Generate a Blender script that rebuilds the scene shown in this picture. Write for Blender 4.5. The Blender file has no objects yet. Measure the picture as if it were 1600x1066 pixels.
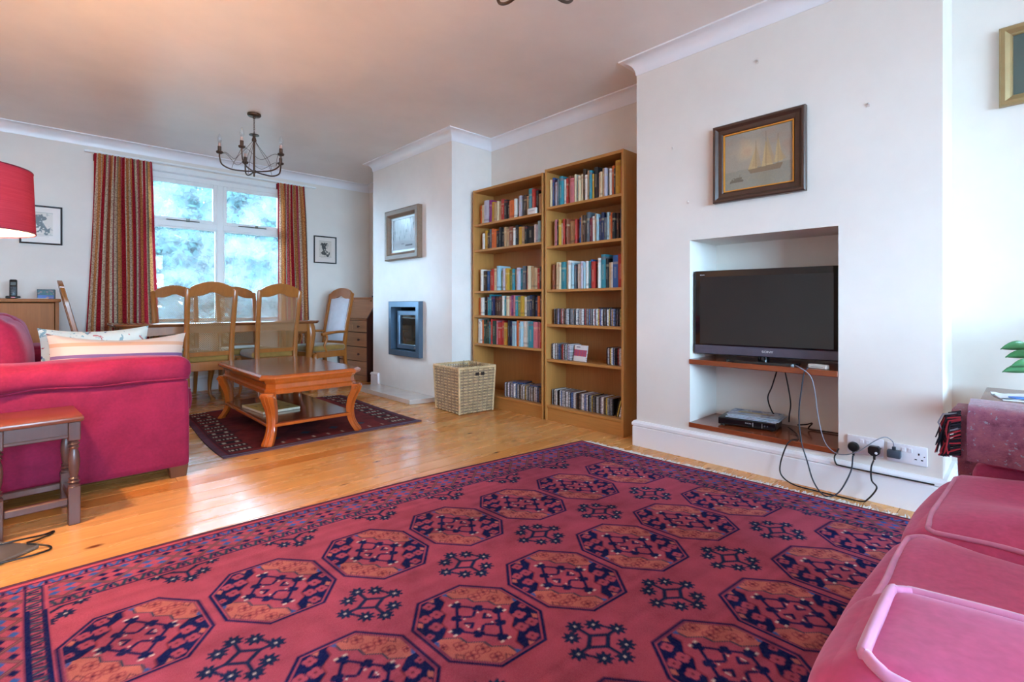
import bpy, bmesh, math, random
import numpy as np
from mathutils import Vector, Matrix
from mathutils.bvhtree import BVHTree

class mnoise:
    """small repeatable lattice noise, -1..1"""
    @staticmethod
    def h(i, j, k):
        n = (i * 374761393 + j * 668265263 + k * 2147483647) & 0xffffffff
        n = ((n ^ (n >> 13)) * 1274126177) & 0xffffffff
        return ((n ^ (n >> 16)) & 0xffff) / 32767.5 - 1.0
    @staticmethod
    def noise(p):
        i, j, k = math.floor(p[0]), math.floor(p[1]), math.floor(p[2]); f = [p[0] - i, p[1] - j, p[2] - k]; f = [t * t * (3 - 2 * t) for t in f]; s = 0.0
        for a in (0, 1):
            for b in (0, 1):
                for c in (0, 1):
                    s += mnoise.h(i + a, j + b, k + c) * (f[0] if a else 1 - f[0]) * (f[1] if b else 1 - f[1]) * (f[2] if c else 1 - f[2])
        return s
    @staticmethod
    def noise_vector(p):
        return [mnoise.noise((p[0] + o, p[1] - o, p[2] + 2 * o)) for o in (0.0, 19.3, 41.7)]

random.seed(7)
PI = math.pi
sc = bpy.context.scene
COL = sc.collection

# ------------------------------------------------------------------ camera, sky, light, exposure
H = 0.93                       # eye height (m)
cam_data = bpy.data.cameras.new('camera')
cam = bpy.data.objects.new('camera', cam_data)
COL.objects.link(cam)
cam.location = (0, 0, H)
cam.rotation_euler = (PI / 2, 0, -math.radians(43.55))
cam_data.sensor_width = 36.0
cam_data.lens = 770.0 / 1600.0 * 36.0
cam_data.shift_y = -56.0 / 1600.0
cam_data.clip_start = 0.02
sc.camera = cam

world = bpy.data.worlds.new('sky')
sc.world = world
world.use_nodes = True
bg = world.node_tree.nodes['Background']
bg.inputs['Color'].default_value = (0.47, 0.74, 1.0, 1)
bg.inputs['Strength'].default_value = 9.6

sc.view_settings.view_transform = 'Standard'
sc.view_settings.look = 'None'
sc.view_settings.gamma = 1.0
sc.view_settings.use_curve_mapping = False
sc.view_settings.exposure = 2.36
sc.cycles.max_bounces = 10
sc.cycles.diffuse_bounces = 6
sc.cycles.transparent_max_bounces = 16
sc.cycles.sample_clamp_indirect = 8.0
sc.cycles.caustics_reflective = False
sc.cycles.caustics_refractive = False

# room dimensions
XR, XB, XF, XL = 3.226, 2.86, 2.74, -2.3     # recess wall, TV breast, stove breast, left wall
YF, YN, ZC = 6.22, -3.3, 2.55                # window wall, near wall, ceiling
B1 = (0.265, 1.804)                          # TV breast along y
B2 = (3.691, 5.194)                          # stove breast along y
WIN1 = (0.74, 2.14, 0.72, 2.33)              # far window x0 x1 z0 z1
WIN2 = (-1.5, 2.4, 0.55, 2.36)               # near window

def daylight(name, loc, rot, sx, sy, power, col):
    l = bpy.data.lights.new(name, 'AREA')
    l.shape = 'RECTANGLE'; l.size = sx; l.size_y = sy
    l.energy = power; l.color = col
    o = bpy.data.objects.new(name, l); COL.objects.link(o)
    o.location = loc; o.rotation_euler = rot
    return o

def portal(name, loc, rot, sx, sy):
    o = daylight(name, loc, rot, sx, sy, 1, (1, 1, 1))
    o.data.cycles.is_portal = True
    return o
portal('far_window_portal', ((WIN1[0] + WIN1[1]) / 2, YF + 0.3, (WIN1[2] + WIN1[3]) / 2), (-PI / 2, 0, 0), WIN1[1] - WIN1[0], WIN1[3] - WIN1[2])
portal('near_window_portal', ((WIN2[0] + WIN2[1]) / 2, YN - 0.3, (WIN2[2] + WIN2[3]) / 2), (PI / 2, 0, 0), WIN2[1] - WIN2[0], WIN2[3] - WIN2[2])

# ------------------------------------------------------------------ helpers
def lin(c):
    c = c / 255.0
    return c / 12.92 if c <= 0.04045 else ((c + 0.055) / 1.055) ** 2.4
def C(r, g, b):
    return (lin(r), lin(g), lin(b), 1.0)

class MB:
    """collects shapes into one mesh"""
    def __init__(s):
        s.v = []; s.f = []; s.m = []
    def add(s, vs, fs, mi=0):
        o = len(s.v)
        s.v.extend([tuple(p) for p in vs])
        for f in fs:
            s.f.append([i + o for i in f]); s.m.append(mi)
        return s
    def box(s, x0, x1, y0, y1, z0, z1, bev=0.0, mi=0, mat=None, seg=1):
        if bev <= 0:
            vs = [(x, y, z) for x in (x0, x1) for y in (y0, y1) for z in (z0, z1)]
            fs = [(0, 1, 3, 2), (4, 6, 7, 5), (0, 4, 5, 1), (2, 3, 7, 6), (0, 2, 6, 4), (1, 5, 7, 3)]
        else:
            bm = bmesh.new()
            bmesh.ops.create_cube(bm, size=1)
            bmesh.ops.transform(bm, matrix=Matrix.Translation(((x0 + x1) / 2, (y0 + y1) / 2, (z0 + z1) / 2)) @ Matrix.Diagonal((x1 - x0, y1 - y0, z1 - z0, 1)), verts=bm.verts)
            bmesh.ops.bevel(bm, geom=bm.edges[:], offset=bev, segments=seg, affect='EDGES', profile=0.5)
            bm.verts.index_update()
            vs = [v.co[:] for v in bm.verts]; fs = [[v.index for v in f.verts] for f in bm.faces]
            bm.free()
        if mat is not None:
            vs = [tuple(mat @ Vector(p)) for p in vs]
        return s.add(vs, fs, mi)
    def loft(s, rings, cap=True, mi=0, closed=False):
        n = len(rings[0]); vs = [p for r in rings for p in r]; fs = []
        k = len(rings)
        for i in range(k if closed else k - 1):
            a = i * n; b = ((i + 1) % k) * n
            for j in range(n):
                fs.append((a + j, a + (j + 1) % n, b + (j + 1) % n, b + j))
        if cap and not closed:
            fs.append(tuple(range(n - 1, -1, -1))); fs.append(tuple(range((k - 1) * n, k * n)))
        return s.add(vs, fs, mi)
    def lathe(s, prof, n=16, c=(0, 0, 0), axis='z', mi=0, cap=True):
        rings = []
        for r, h in prof:
            ring = []
            for j in range(n):
                a = 2 * PI * j / n; x = r * math.cos(a); y = r * math.sin(a)
                p = {'z': (x, y, h), 'x': (h, x, y), 'y': (y, h, x)}[axis]
                ring.append((p[0] + c[0], p[1] + c[1], p[2] + c[2]))
            rings.append(ring)
        return s.loft(rings, cap, mi)
    def tube(s, pts, r, n=8, cap=True, mi=0, closed=False):
        pts = [Vector(p) for p in pts]; k = len(pts); rings = []; up = None
        for i, p in enumerate(pts):
            if closed:
                t = pts[(i + 1) % k] - pts[i - 1]
            else:
                t = pts[min(i + 1, k - 1)] - pts[max(i - 1, 0)]
            if t.length < 1e-9: t = Vector((0, 0, 1))
            t.normalize()
            if up is None:
                up = Vector((0, 0, 1)) if abs(t.z) < 0.9 else Vector((1, 0, 0))
            a = t.cross(up)
            if a.length < 1e-6: a = t.cross(Vector((1, 0.3, 0.2)))
            a.normalize(); b = a.cross(t); up = b
            rr = r[i] if isinstance(r, (list, tuple)) else r
            rings.append([tuple(p + a * math.cos(2 * PI * j / n) * rr + b * math.sin(2 * PI * j / n) * rr) for j in range(n)])
        return s.loft(rings, cap, mi, closed)
    def prism(s, poly, a0, a1, plane='xy', mi=0):
        def P(u, v, w):
            return {'xy': (u, v, w), 'xz': (u, w, v), 'yz': (w, u, v)}[plane]
        r0 = [P(u, v, a0) for u, v in poly]; r1 = [P(u, v, a1) for u, v in poly]
        return s.loft([r0, r1], True, mi)
    def sweep(s, path, prof, mi=0):
        """prof = list of (side, up) offsets, path = list of (point, side vector, up vector)"""
        rings = [[tuple(Vector(p) + Vector(a) * q[0] + Vector(b) * q[1]) for q in prof] for p, a, b in path]
        return s.loft(rings, True, mi)
    def mesh(s, name, mats, smooth=None):
        me = bpy.data.meshes.new(name)
        me.from_pydata(s.v, [], s.f)
        if not isinstance(mats, (list, tuple)): mats = [mats]
        for m in mats: me.materials.append(m)
        if len(mats) > 1: me.polygons.foreach_set('material_index', s.m)
        bm = bmesh.new(); bm.from_mesh(me)
        bmesh.ops.recalc_face_normals(bm, faces=bm.faces[:])
        bm.to_mesh(me); bm.free()
        if smooth is not None:
            me.shade_smooth()
            me.set_sharp_from_angle(angle=math.radians(smooth))
        return me
    def build(s, name, mats, parent=None, smooth=None, loc=None, rot=None):
        return link(name, s.mesh(name, mats, smooth), parent, loc, rot)

def link(name, me, parent=None, loc=None, rot=None, scale=None):
    o = bpy.data.objects.new(name, me); COL.objects.link(o)
    if parent is not None: o.parent = parent
    if loc is not None: o.location = loc
    if rot is not None: o.rotation_euler = rot
    if scale is not None: o.scale = scale
    return o
def tag(o, label, cat, group=None, kind=None):
    o['label'] = label; o['category'] = cat
    if group: o['group'] = group
    if kind: o['kind'] = kind
    return o
def thing(name, label, cat, loc=(0, 0, 0), rz=0.0, group=None):
    o = link(name, None, None, loc, (0, 0, rz))
    return tag(o, label, cat, group)
def struct(o):
    o['kind'] = 'structure'
    return o
def copy_tree(o, parent=None):
    c = o.copy(); COL.objects.link(c)
    if parent is not None: c.parent = parent
    for ch in list(o.children): copy_tree(ch, c)
    return c
def crom(pts, k=8, closed=False):
    """Catmull-Rom through points"""
    P = [Vector(p) for p in pts]; out = []; n = len(P)
    for i in range(n if closed else n - 1):
        p0 = P[(i - 1) % n] if closed or i > 0 else P[0] * 2 - P[1]
        p1 = P[i]; p2 = P[(i + 1) % n]
        p3 = P[(i + 2) % n] if closed or i + 2 < n else P[-1] * 2 - P[-2]
        for j in range(k):
            t = j / k
            out.append(0.5 * ((2 * p1) + (p2 - p0) * t + (2 * p0 - 5 * p1 + 4 * p2 - p3) * t * t + (3 * p1 - p0 - 3 * p2 + p3) * t ** 3))
    if not closed: out.append(P[-1])
    return out
def rect_ring(c, ax, ay, hx, hy, ch=0.25):
    """chamfered square ring round centre c"""
    c = Vector(c); ax = Vector(ax); ay = Vector(ay); k = 1 - ch
    return [tuple(c + ax * hx * u + ay * hy * v) for u, v in ((1, k), (k, 1), (-k, 1), (-1, k), (-1, -k), (-k, -1), (k, -1), (1, -k))]
def sphere_prof(r, n=8, z=0.0, sz=1.0):
    return [(max(1e-4, r * math.sin(PI * i / n)), z - r * sz * math.cos(PI * i / n)) for i in range(n + 1)]
def soft_box(sx, sy, sz, r, bulge=(0, 0, 0), n=14, wob=0.0, seed=0.0, wfreq=4.0):
    """rounded box with swelling faces, centred; half sizes sx sy sz"""
    bm = bmesh.new()
    bmesh.ops.create_cube(bm, size=2)
    bmesh.ops.subdivide_edges(bm, edges=bm.edges[:], cuts=n, use_grid_fill=True)
    S = Vector((sx, sy, sz))
    for v in bm.verts:
        u = v.co.copy()
        # denser near edges
        w = Vector([math.copysign(1 - (1 - abs(c)) ** 1.6, c) for c in u])
        p = Vector((w.x * sx, w.y * sy, w.z * sz))
        q = Vector([max(-S[i] + r, min(S[i] - r, p[i])) for i in range(3)])
        d = p - q
        if d.length > 1e-9: p = q + d.normalized() * r
        p.x += math.copysign(1, w.x) * bulge[0] * (1 - w.y ** 2) * (1 - w.z ** 2) * abs(w.x)
        p.y += math.copysign(1, w.y) * bulge[1] * (1 - w.x ** 2) * (1 - w.z ** 2) * abs(w.y)
        p.z += math.copysign(1, w.z) * bulge[2] * (1 - w.x ** 2) * (1 - w.y ** 2) * abs(w.z)
        if wob:
            p += Vector(mnoise.noise_vector(p * wfreq + Vector((seed, seed * 1.7, 0)))) * wob
        v.co = p
    bm.verts.index_update()
    m = MB(); m.add([v.co[:] for v in bm.verts], [[v.index for v in f.verts] for f in bm.faces])
    bm.free()
    return m
def pillow(w, h, t, n=18, sag=0.0, seed=1.0, pinch=0.06):
    """throw pillow in the xz plane, thickness along y"""
    m = MB()
    def pt(u, v, sgn):
        e = (1 - abs(u) ** 3.0) * (1 - abs(v) ** 3.0)
        x = w * u * (1 - pinch * (1 - v * v)); z = h * v * (1 - pinch * (1 - u * u))
        z -= sag * (1 - u * u) * (v + 1) / 2
        y = sgn * t * max(0.0, e) ** 0.55 + 0.008 * mnoise.noise(Vector((x * 6 + seed, z * 7, seed)))
        return (x, y, z)
    for sgn in (-1, 1):
        vs = [pt(-1 + 2 * i / n, -1 + 2 * j / n, sgn) for j in range(n + 1) for i in range(n + 1)]
        fs = [(j * (n + 1) + i, j * (n + 1) + i + 1, (j + 1) * (n + 1) + i + 1, (j + 1) * (n + 1) + i) for j in range(n) for i in range(n)]
        m.add(vs, fs)
    return m
def text_mesh(txt, size, depth, mat, name):
    cu = bpy.data.curves.new('lettering', 'FONT'); cu.body = txt; cu.size = size; cu.extrude = depth
    cu.align_x = 'CENTER'; cu.align_y = 'CENTER'
    o = bpy.data.objects.new('lettering', cu); COL.objects.link(o)
    dg = bpy.context.evaluated_depsgraph_get()
    me = bpy.data.meshes.new_from_object(o.evaluated_get(dg))
    bpy.data.objects.remove(o); me.materials.clear(); me.materials.append(mat); me.name = name
    return me

# ------------------------------------------------------------------ materials
class NT:
    def __init__(s, name):
        s.mat = bpy.data.materials.new(name); s.mat.use_nodes = True
        s.t = s.mat.node_tree; s.n = s.t.nodes; s.b = s.n['Principled BSDF']; s.out = s.n['Material Output']
    def node(s, typ, **kw):
        n = s.n.new(typ)
        for k, v in kw.items(): setattr(n, k, v)
        return n
    def L(s, a, b): s.t.links.new(a, b)
    def coord(s, kind='Object', scale=(1, 1, 1), rnd=False, rot=(0, 0, 0)):
        tc = s.node('ShaderNodeTexCoord'); mp = s.node('ShaderNodeMapping')
        mp.inputs['Scale'].default_value = scale; mp.inputs['Rotation'].default_value = rot
        src = tc.outputs[kind]
        if rnd:
            oi = s.node('ShaderNodeObjectInfo'); ml = s.node('ShaderNodeMath', operation='MULTIPLY'); ml.inputs[1].default_value = 37.0
            s.L(oi.outputs['Random'], ml.inputs[0])
            ad = s.node('ShaderNodeVectorMath', operation='ADD'); s.L(src, ad.inputs[0]); s.L(ml.outputs[0], ad.inputs[1]); src = ad.outputs[0]
        s.L(src, mp.inputs['Vector'])
        return mp.outputs['Vector']
    def noise(s, vec, scale, detail=3, rough=0.55, dist=0.0):
        n = s.node('ShaderNodeTexNoise'); n.inputs['Scale'].default_value = scale; n.inputs['Detail'].default_value = detail
        n.inputs['Roughness'].default_value = rough; n.inputs['Distortion'].default_value = dist
        s.L(vec, n.inputs['Vector']); return n.outputs['Fac']
    def ramp(s, fac, stops, interp='LINEAR'):
        r = s.node('ShaderNodeValToRGB'); cr = r.color_ramp; cr.interpolation = interp
        while len(cr.elements) < len(stops): cr.elements.new(0.5)
        for e, (p, c) in zip(cr.elements, stops): e.position = p; e.color = c
        s.L(fac, r.inputs['Fac']); return r.outputs['Color']
    def mix(s, fac, a, b, mode='MIX'):
        m = s.node('ShaderNodeMix', data_type='RGBA', blend_type=mode)
        for sock, val in ((m.inputs[0], fac), (m.inputs[6], a), (m.inputs[7], b)):
            if hasattr(val, 'is_output'): s.L(val, sock)
            else: sock.default_value = val
        return m.outputs[2]
    def bump(s, h, strength=0.2, dist=0.01):
        b = s.node('ShaderNodeBump'); b.inputs['Strength'].default_value = strength; b.inputs['Distance'].default_value = dist
        s.L(h, b.inputs['Height']); s.L(b.outputs['Normal'], s.b.inputs['Normal'])
    def set(s, color=None, rough=0.5, metal=0.0, spec=0.5, sheen=0.0, coat=0.0):
        if color is not None:
            if hasattr(color, 'is_output'): s.L(color, s.b.inputs['Base Color'])
            else: s.b.inputs['Base Color'].default_value = color
        s.b.inputs['Roughness'].default_value = rough; s.b.inputs['Metallic'].default_value = metal
        s.b.inputs['Specular IOR Level'].default_value = spec
        s.b.inputs['Sheen Weight'].default_value = sheen; s.b.inputs['Coat Weight'].default_value = coat
        s.b.inputs['Coat Roughness'].default_value = 0.12
        return s
def var(c, k):
    return (min(1, c[0] * k), min(1, c[1] * k), min(1, c[2] * k), 1)
def plain(name, c, rough=0.5, metal=0.0, spec=0.5, nscale=12.0, amt=0.12, bump=0.0, sheen=0.0, coat=0.0, kind='Object'):
    m = NT(name); v = m.coord(kind)
    f = m.noise(v, nscale, 4)
    m.set(m.ramp(f, [(0.25, var(c, 1 - amt)), (0.75, var(c, 1 + amt))]), rough, metal, spec, sheen, coat)
    if bump: m.bump(m.noise(v, nscale * 6, 3), bump, 0.004)
    return m.mat
def wood(name, c, axis='x', rough=0.35, contrast=0.28, scale=1.0, coat=0.0, fine=1.0, rnd=True):
    st = {'x': (0.9, 14, 14), 'y': (14, 0.9, 14), 'z': (14, 14, 0.9)}[axis]
    m = NT(name); v = m.coord('Object', tuple(q * scale for q in st), rnd)
    f = m.noise(v, 1.6, 5, 0.6, 0.9); g = m.noise(v, 9.0 * fine, 3, 0.5)
    col = m.ramp(f, [(0.2, var(c, 1 - contrast)), (0.5, c), (0.85, var(c, 1 + contrast))])
    col = m.mix(0.25, col, m.ramp(g, [(0.3, var(c, 0.7)), (0.7, var(c, 1.25))]))
    m.set(col, rough, 0, 0.5, 0, coat)
    m.bump(g, 0.06, 0.002)
    return m.mat

# ------------------------------------------------------------------ painted rasters (flat pattern carried by a colour attribute)
def sm(d, w):                    # soft inside mask of a signed distance
    return np.clip(0.5 - d / w, 0, 1)
def over(img, col, mask):
    img += (np.array(col[:3]) - img) * mask[..., None]
def seg_d(X, Y, ax, ay, bx, by):
    dx, dy = bx - ax, by - ay; L = dx * dx + dy * dy + 1e-12
    t = np.clip(((X - ax) * dx + (Y - ay) * dy) / L, 0, 1)
    return np.hypot(X - ax - t * dx, Y - ay - t * dy)
def cell_noise(shape, k, rng, amp):
    h, w = shape; a = rng.random((h // k + 3, w // k + 3))
    yi = np.arange(h) / k; xi = np.arange(w) / k
    y0 = yi.astype(int); x0 = xi.astype(int); fy = (yi - y0)[:, None]; fx = (xi - x0)[None]
    A = a[y0][:, x0]; Bq = a[y0][:, x0 + 1]; Cq = a[y0 + 1][:, x0]; D = a[y0 + 1][:, x0 + 1]
    return ((A * (1 - fx) + Bq * fx) * (1 - fy) + (Cq * (1 - fx) + D * fx) * fy - 0.5) * 2 * amp
def painted(name, xs, ys, img, posf, mat):
    """grid mesh with a linear colour per vertex; posf(X,Y)->(x,y,z) arrays"""
    nx, ny = len(xs), len(ys); X, Y = np.meshgrid(xs, ys)
    x, y, z = posf(X, Y)
    co = np.stack([x, y, z], -1).reshape(-1, 3).astype(np.float32)
    me = bpy.data.meshes.new(name)
    nf = (nx - 1) * (ny - 1)
    i = (np.arange(ny - 1)[:, None] * nx + np.arange(nx - 1)[None]).reshape(-1)
    idx = np.stack([i, i + 1, i + nx + 1, i + nx], 1).astype(np.int32).reshape(-1)
    me.vertices.add(nx * ny); me.loops.add(nf * 4); me.polygons.add(nf)
    me.vertices.foreach_set('co', co.reshape(-1))
    me.loops.foreach_set('vertex_index', idx)
    me.polygons.foreach_set('loop_start', np.arange(0, nf * 4, 4, dtype=np.int32))
    me.polygons.foreach_set('use_smooth', np.ones(nf, dtype=bool))
    me.update()
    ca = me.color_attributes.new('pattern', 'FLOAT_COLOR', 'POINT')
    rgba = np.concatenate([np.clip(img, 0, 1), np.ones(img.shape[:2] + (1,))], -1).astype(np.float32)
    ca.data.foreach_set('color', rgba.reshape(-1))
    me.materials.append(mat)
    return me
def attr_mat(name, rough=0.9, spec=0.2, sheen=0.0, grain=0.0, gscale=300):
    m = NT(name); a = m.node('ShaderNodeAttribute', attribute_name='pattern')
    col = a.outputs['Color']
    if grain:
        f = m.noise(m.coord('Object'), gscale, 2)
        col = m.mix(1.0, col, m.ramp(f, [(0.3, (1 - grain,) * 3 + (1,)), (0.7, (1.0, 1.0, 1.0, 1))]), 'MULTIPLY')
        m.bump(f, 0.3, 0.003)
    m.set(col, rough, 0, spec, sheen)
    return m.mat

# ------------------------------------------------------------------ setting: materials
def wall_paint(name, c, rough=0.6, patch=0.05):
    m = NT(name); v = m.coord('Object')
    f = m.noise(v, 1.7, 5, 0.6)
    m.set(m.ramp(f, [(0.3, var(c, 1 - patch)), (0.7, var(c, 1 + patch))]), rough, 0, 0.35)
    m.bump(m.noise(v, 14, 4), 0.10, 0.006)
    return m.mat
M_WALL = wall_paint('cream wall paint', C(232, 225, 217))
M_BREAST = wall_paint('patchy white plaster paint', C(238, 232, 226), 0.38, 0.07)
M_CEIL = wall_paint('ceiling paint', C(238, 231, 226), 0.42)
M_TRIM = plain('white gloss trim', C(240, 240, 244), 0.32, nscale=4, amt=0.02)
M_WHITE = plain('white window gloss', C(240, 243, 243), 0.3, nscale=5, amt=0.02)
M_BLACK = plain('black plastic', C(14, 14, 16), 0.35, nscale=20, amt=0.1)
M_DARK = plain('shadow gap', C(30, 22, 16), 0.9)

# floor boards ------------------------------------------------------------------------------
def board_mat(name, c):
    m = NT(name); v = m.coord('Object', (0.55, 7, 7), True)
    f = m.noise(v, 1.5, 5, 0.6, 1.1); g = m.noise(v, 11.0, 3, 0.5)
    col = m.ramp(f, [(0.2, var(c, 0.74)), (0.5, c), (0.8, var(c, 1.22))])
    col = m.mix(0.22, col, m.ramp(g, [(0.3, var(c, 0.6)), (0.7, var(c, 1.3))]))
    # knots
    kv = m.coord('Object', (3.0, 6.0, 6.0), True)
    vo = m.node('ShaderNodeTexVoronoi'); vo.inputs['Scale'].default_value = 1.0; m.L(kv, vo.inputs['Vector'])
    k = m.ramp(vo.outputs['Distance'], [(0.0, (1, 1, 1, 1)), (0.045, (1, 1, 1, 1)), (0.11, (0, 0, 0, 1))])
    col = m.mix(k, col, (c[0] * 0.22, c[1] * 0.14, c[2] * 0.12, 1))
    m.set(col, 0.2, 0, 0.5)
    rr = m.ramp(m.noise(m.coord('Object', (1.2, 4, 4), True), 2.5, 4), [(0.3, (0.16,) * 3 + (1,)), (0.75, (0.36,) * 3 + (1,))])
    m.L(rr, m.b.inputs['Roughness'])
    m.bump(f, 0.12, 0.006)
    return m.mat
BOARDS = [board_mat('varnished pine board %s' % n, c) for n, c in (('honey', C(214, 146, 78)), ('amber', C(204, 132, 66)), ('pale', C(220, 158, 92)))]
fl = struct(MB().box(XL - 0.2, XR + 0.2, YN - 0.2, YF + 0.2, -0.14, -0.022).build('floor', M_DARK))
rng = random.Random(3)
PW = 0.128
ny = int((YF - YN) / PW) + 1
bcache = {}
for i in range(ny):
    y0 = YN + i * PW; y1 = min(YF + 0.02, y0 + PW)
    cuts = [XL] + ([rng.uniform(-1.6, 2.6)] if rng.random() < 0.55 else []) + [XR + 0.02]
    for a, b in zip(cuts[:-1], cuts[1:]):
        L = b - a
        me = MB().box(-L / 2 + 0.0008, L / 2 - 0.0008, -(y1 - y0) / 2 + 0.0011, (y1 - y0) / 2 - 0.0011, -0.022, 0, 0.0012).mesh('floorboard', BOARDS[rng.randrange(3)])
        link('floorboard', me, fl, ((a + b) / 2, (y0 + y1) / 2, rng.uniform(-0.0006, 0.0)))
# ceiling and walls -------------------------------------------------------------------------
struct(MB().box(XL - 0.2, XR + 0.2, YN - 0.2, YF + 0.2, ZC, ZC + 0.12).build('ceiling', M_CEIL))
def wall_open(name, x0, x1, y0, y1, op):
    """wall along x with one window opening op = x0 x1 z0 z1"""
    m = MB()
    m.box(x0, op[0], y0, y1, 0, ZC); m.box(op[1], x1, y0, y1, 0, ZC)
    m.box(op[0], op[1], y0, y1, 0, op[2]); m.box(op[0], op[1], y0, y1, op[3], ZC)
    return struct(m.build(name, M_WALL))
wall_open('wall_far', XL - 0.2, XR + 0.2, YF, YF + 0.28, WIN1)
wall_open('wall_near', XL - 0.2, XR + 0.2, YN - 0.28, YN, WIN2)
struct(MB().box(XL - 0.2, XL, YN, YF, 0, ZC).build('wall_left', M_WALL))
struct(MB().box(XR, XR + 0.2, YN, YF, 0, ZC).build('wall_right', M_WALL))
NI = (0.657, 1.432, 0.187, 1.325)     # TV niche y0 y1 z0 z1
m = MB()
m.box(XB, XR, B1[0], NI[0], 0, ZC); m.box(XB, XR, NI[1], B1[1], 0, ZC)
m.box(XB, XR, NI[0], NI[1], 0, NI[2]); m.box(XB, XR, NI[0], NI[1], NI[3], ZC)
struct(m.build('wall_chimney_television', M_WALL))
SV = (4.17, 4.765, 0.402, 0.97)       # stove frame outer
SO = (SV[0] + 0.05, SV[1] - 0.05, SV[2] + 0.05, SV[3] - 0.05)
m = MB()
m.box(XF, XR, B2[0], SO[0], 0, ZC); m.box(XF, XR, SO[1], B2[1], 0, ZC)
m.box(XF, XR, SO[0], SO[1], 0, SO[2]); m.box(XF, XR, SO[0], SO[1], SO[3], ZC)
struct(m.build('wall_chimney_stove', M_BREAST))
# cornice and baseboard ---------------------------------------------------------------------
def offset_run(pts, d, closed):
    out = []; n = len(pts)
    for i in range(n):
        p = Vector(pts[i])
        e0 = (p - Vector(pts[i - 1])).normalized() if (closed or i > 0) else None
        e1 = (Vector(pts[(i + 1) % n]) - p).normalized() if (closed or i < n - 1) else None
        e0 = e0 or e1; e1 = e1 or e0
        n0 = Vector((-e0.y, e0.x)); n1 = Vector((-e1.y, e1.x))
        b = (n0 + n1); b = b / max(1e-6, b.dot(n0)) if b.length > 1e-6 else n0
        out.append(p + b * d)
    return out
def run(name, pts, prof, mat, closed=False):
    m = MB(); layers = [offset_run(pts, d, closed) for d, z in prof]
    rings = [[(layers[k][i].x, layers[k][i].y, prof[k][1]) for k in range(len(prof))] for i in range(len(pts))]
    m.loft(rings, True, 0, closed)
    return struct(m.build(name, mat, None, 30))
OUT = [(XR, YN), (XR, B1[0]), (XB, B1[0]), (XB, B1[1]), (XR, B1[1]), (XR, B2[0]), (XF, B2[0]), (XF, B2[1]), (XR, B2[1]), (XR, YF), (XL, YF), (XL, YN)]
cove = [(-0.01, ZC + 0.01), (-0.01, 2.455), (0.004, 2.455), (0.006, 2.468)] + [(0.006 + 0.074 * (1 - math.cos(a)), 2.468 + 0.072 * math.sin(a)) for a in [PI / 2 * k / 6 for k in range(1, 7)]] + [(0.086, 2.541), (0.086, ZC + 0.01)]
run('trim_cornice', OUT, cove, M_TRIM, True)
skirt = [(-0.01, 0), (0.02, 0), (0.02, 0.125), (0.016, 0.131), (0.024, 0.137), (0.024, 0.152), (0.014, 0.165), (-0.01, 0.167)]
run('baseboard_room', [(XF, 5.05)] + OUT[7:] + OUT[:7], skirt, M_TRIM)

# windows -----------------------------------------------------------------------------------
def glass_mat(name, tint, haze):
    m = NT(name); v = m.coord('Object')
    tr = m.node('ShaderNodeBsdfTransparent'); tr.inputs['Color'].default_value = tint
    gl = m.node('ShaderNodeBsdfGlossy'); gl.inputs['Roughness'].default_value = 0.02
    df = m.node('ShaderNodeBsdfTranslucent'); df.inputs['Color'].default_value = (0.9, 0.95, 1, 1)
    fr = m.node('ShaderNodeFresnel'); fr.inputs['IOR'].default_value = 1.35
    a = m.node('ShaderNodeMixShader'); m.L(fr.outputs[0], a.inputs[0]); m.L(tr.outputs[0], a.inputs[1]); m.L(gl.outputs[0], a.inputs[2])
    b = m.node('ShaderNodeMixShader')
    f = m.ramp(m.noise(v, 3.0, 5, 0.65), [(0.35, (haze * 0.2,) * 3 + (1,)), (0.75, (haze * 1.8,) * 3 + (1,))])
    m.L(f, b.inputs[0]); m.L(a.outputs[0], b.inputs[1]); m.L(df.outputs[0], b.inputs[2])
    m.L(b.outputs[0], m.out.inputs['Surface'])
    return m.mat
M_GLASS = glass_mat('hazy window glass', (0.97, 0.99, 1, 1), 0.06)
M_STEEL = plain('dull window steel', C(120, 118, 112), 0.35, 0.9)
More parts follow.
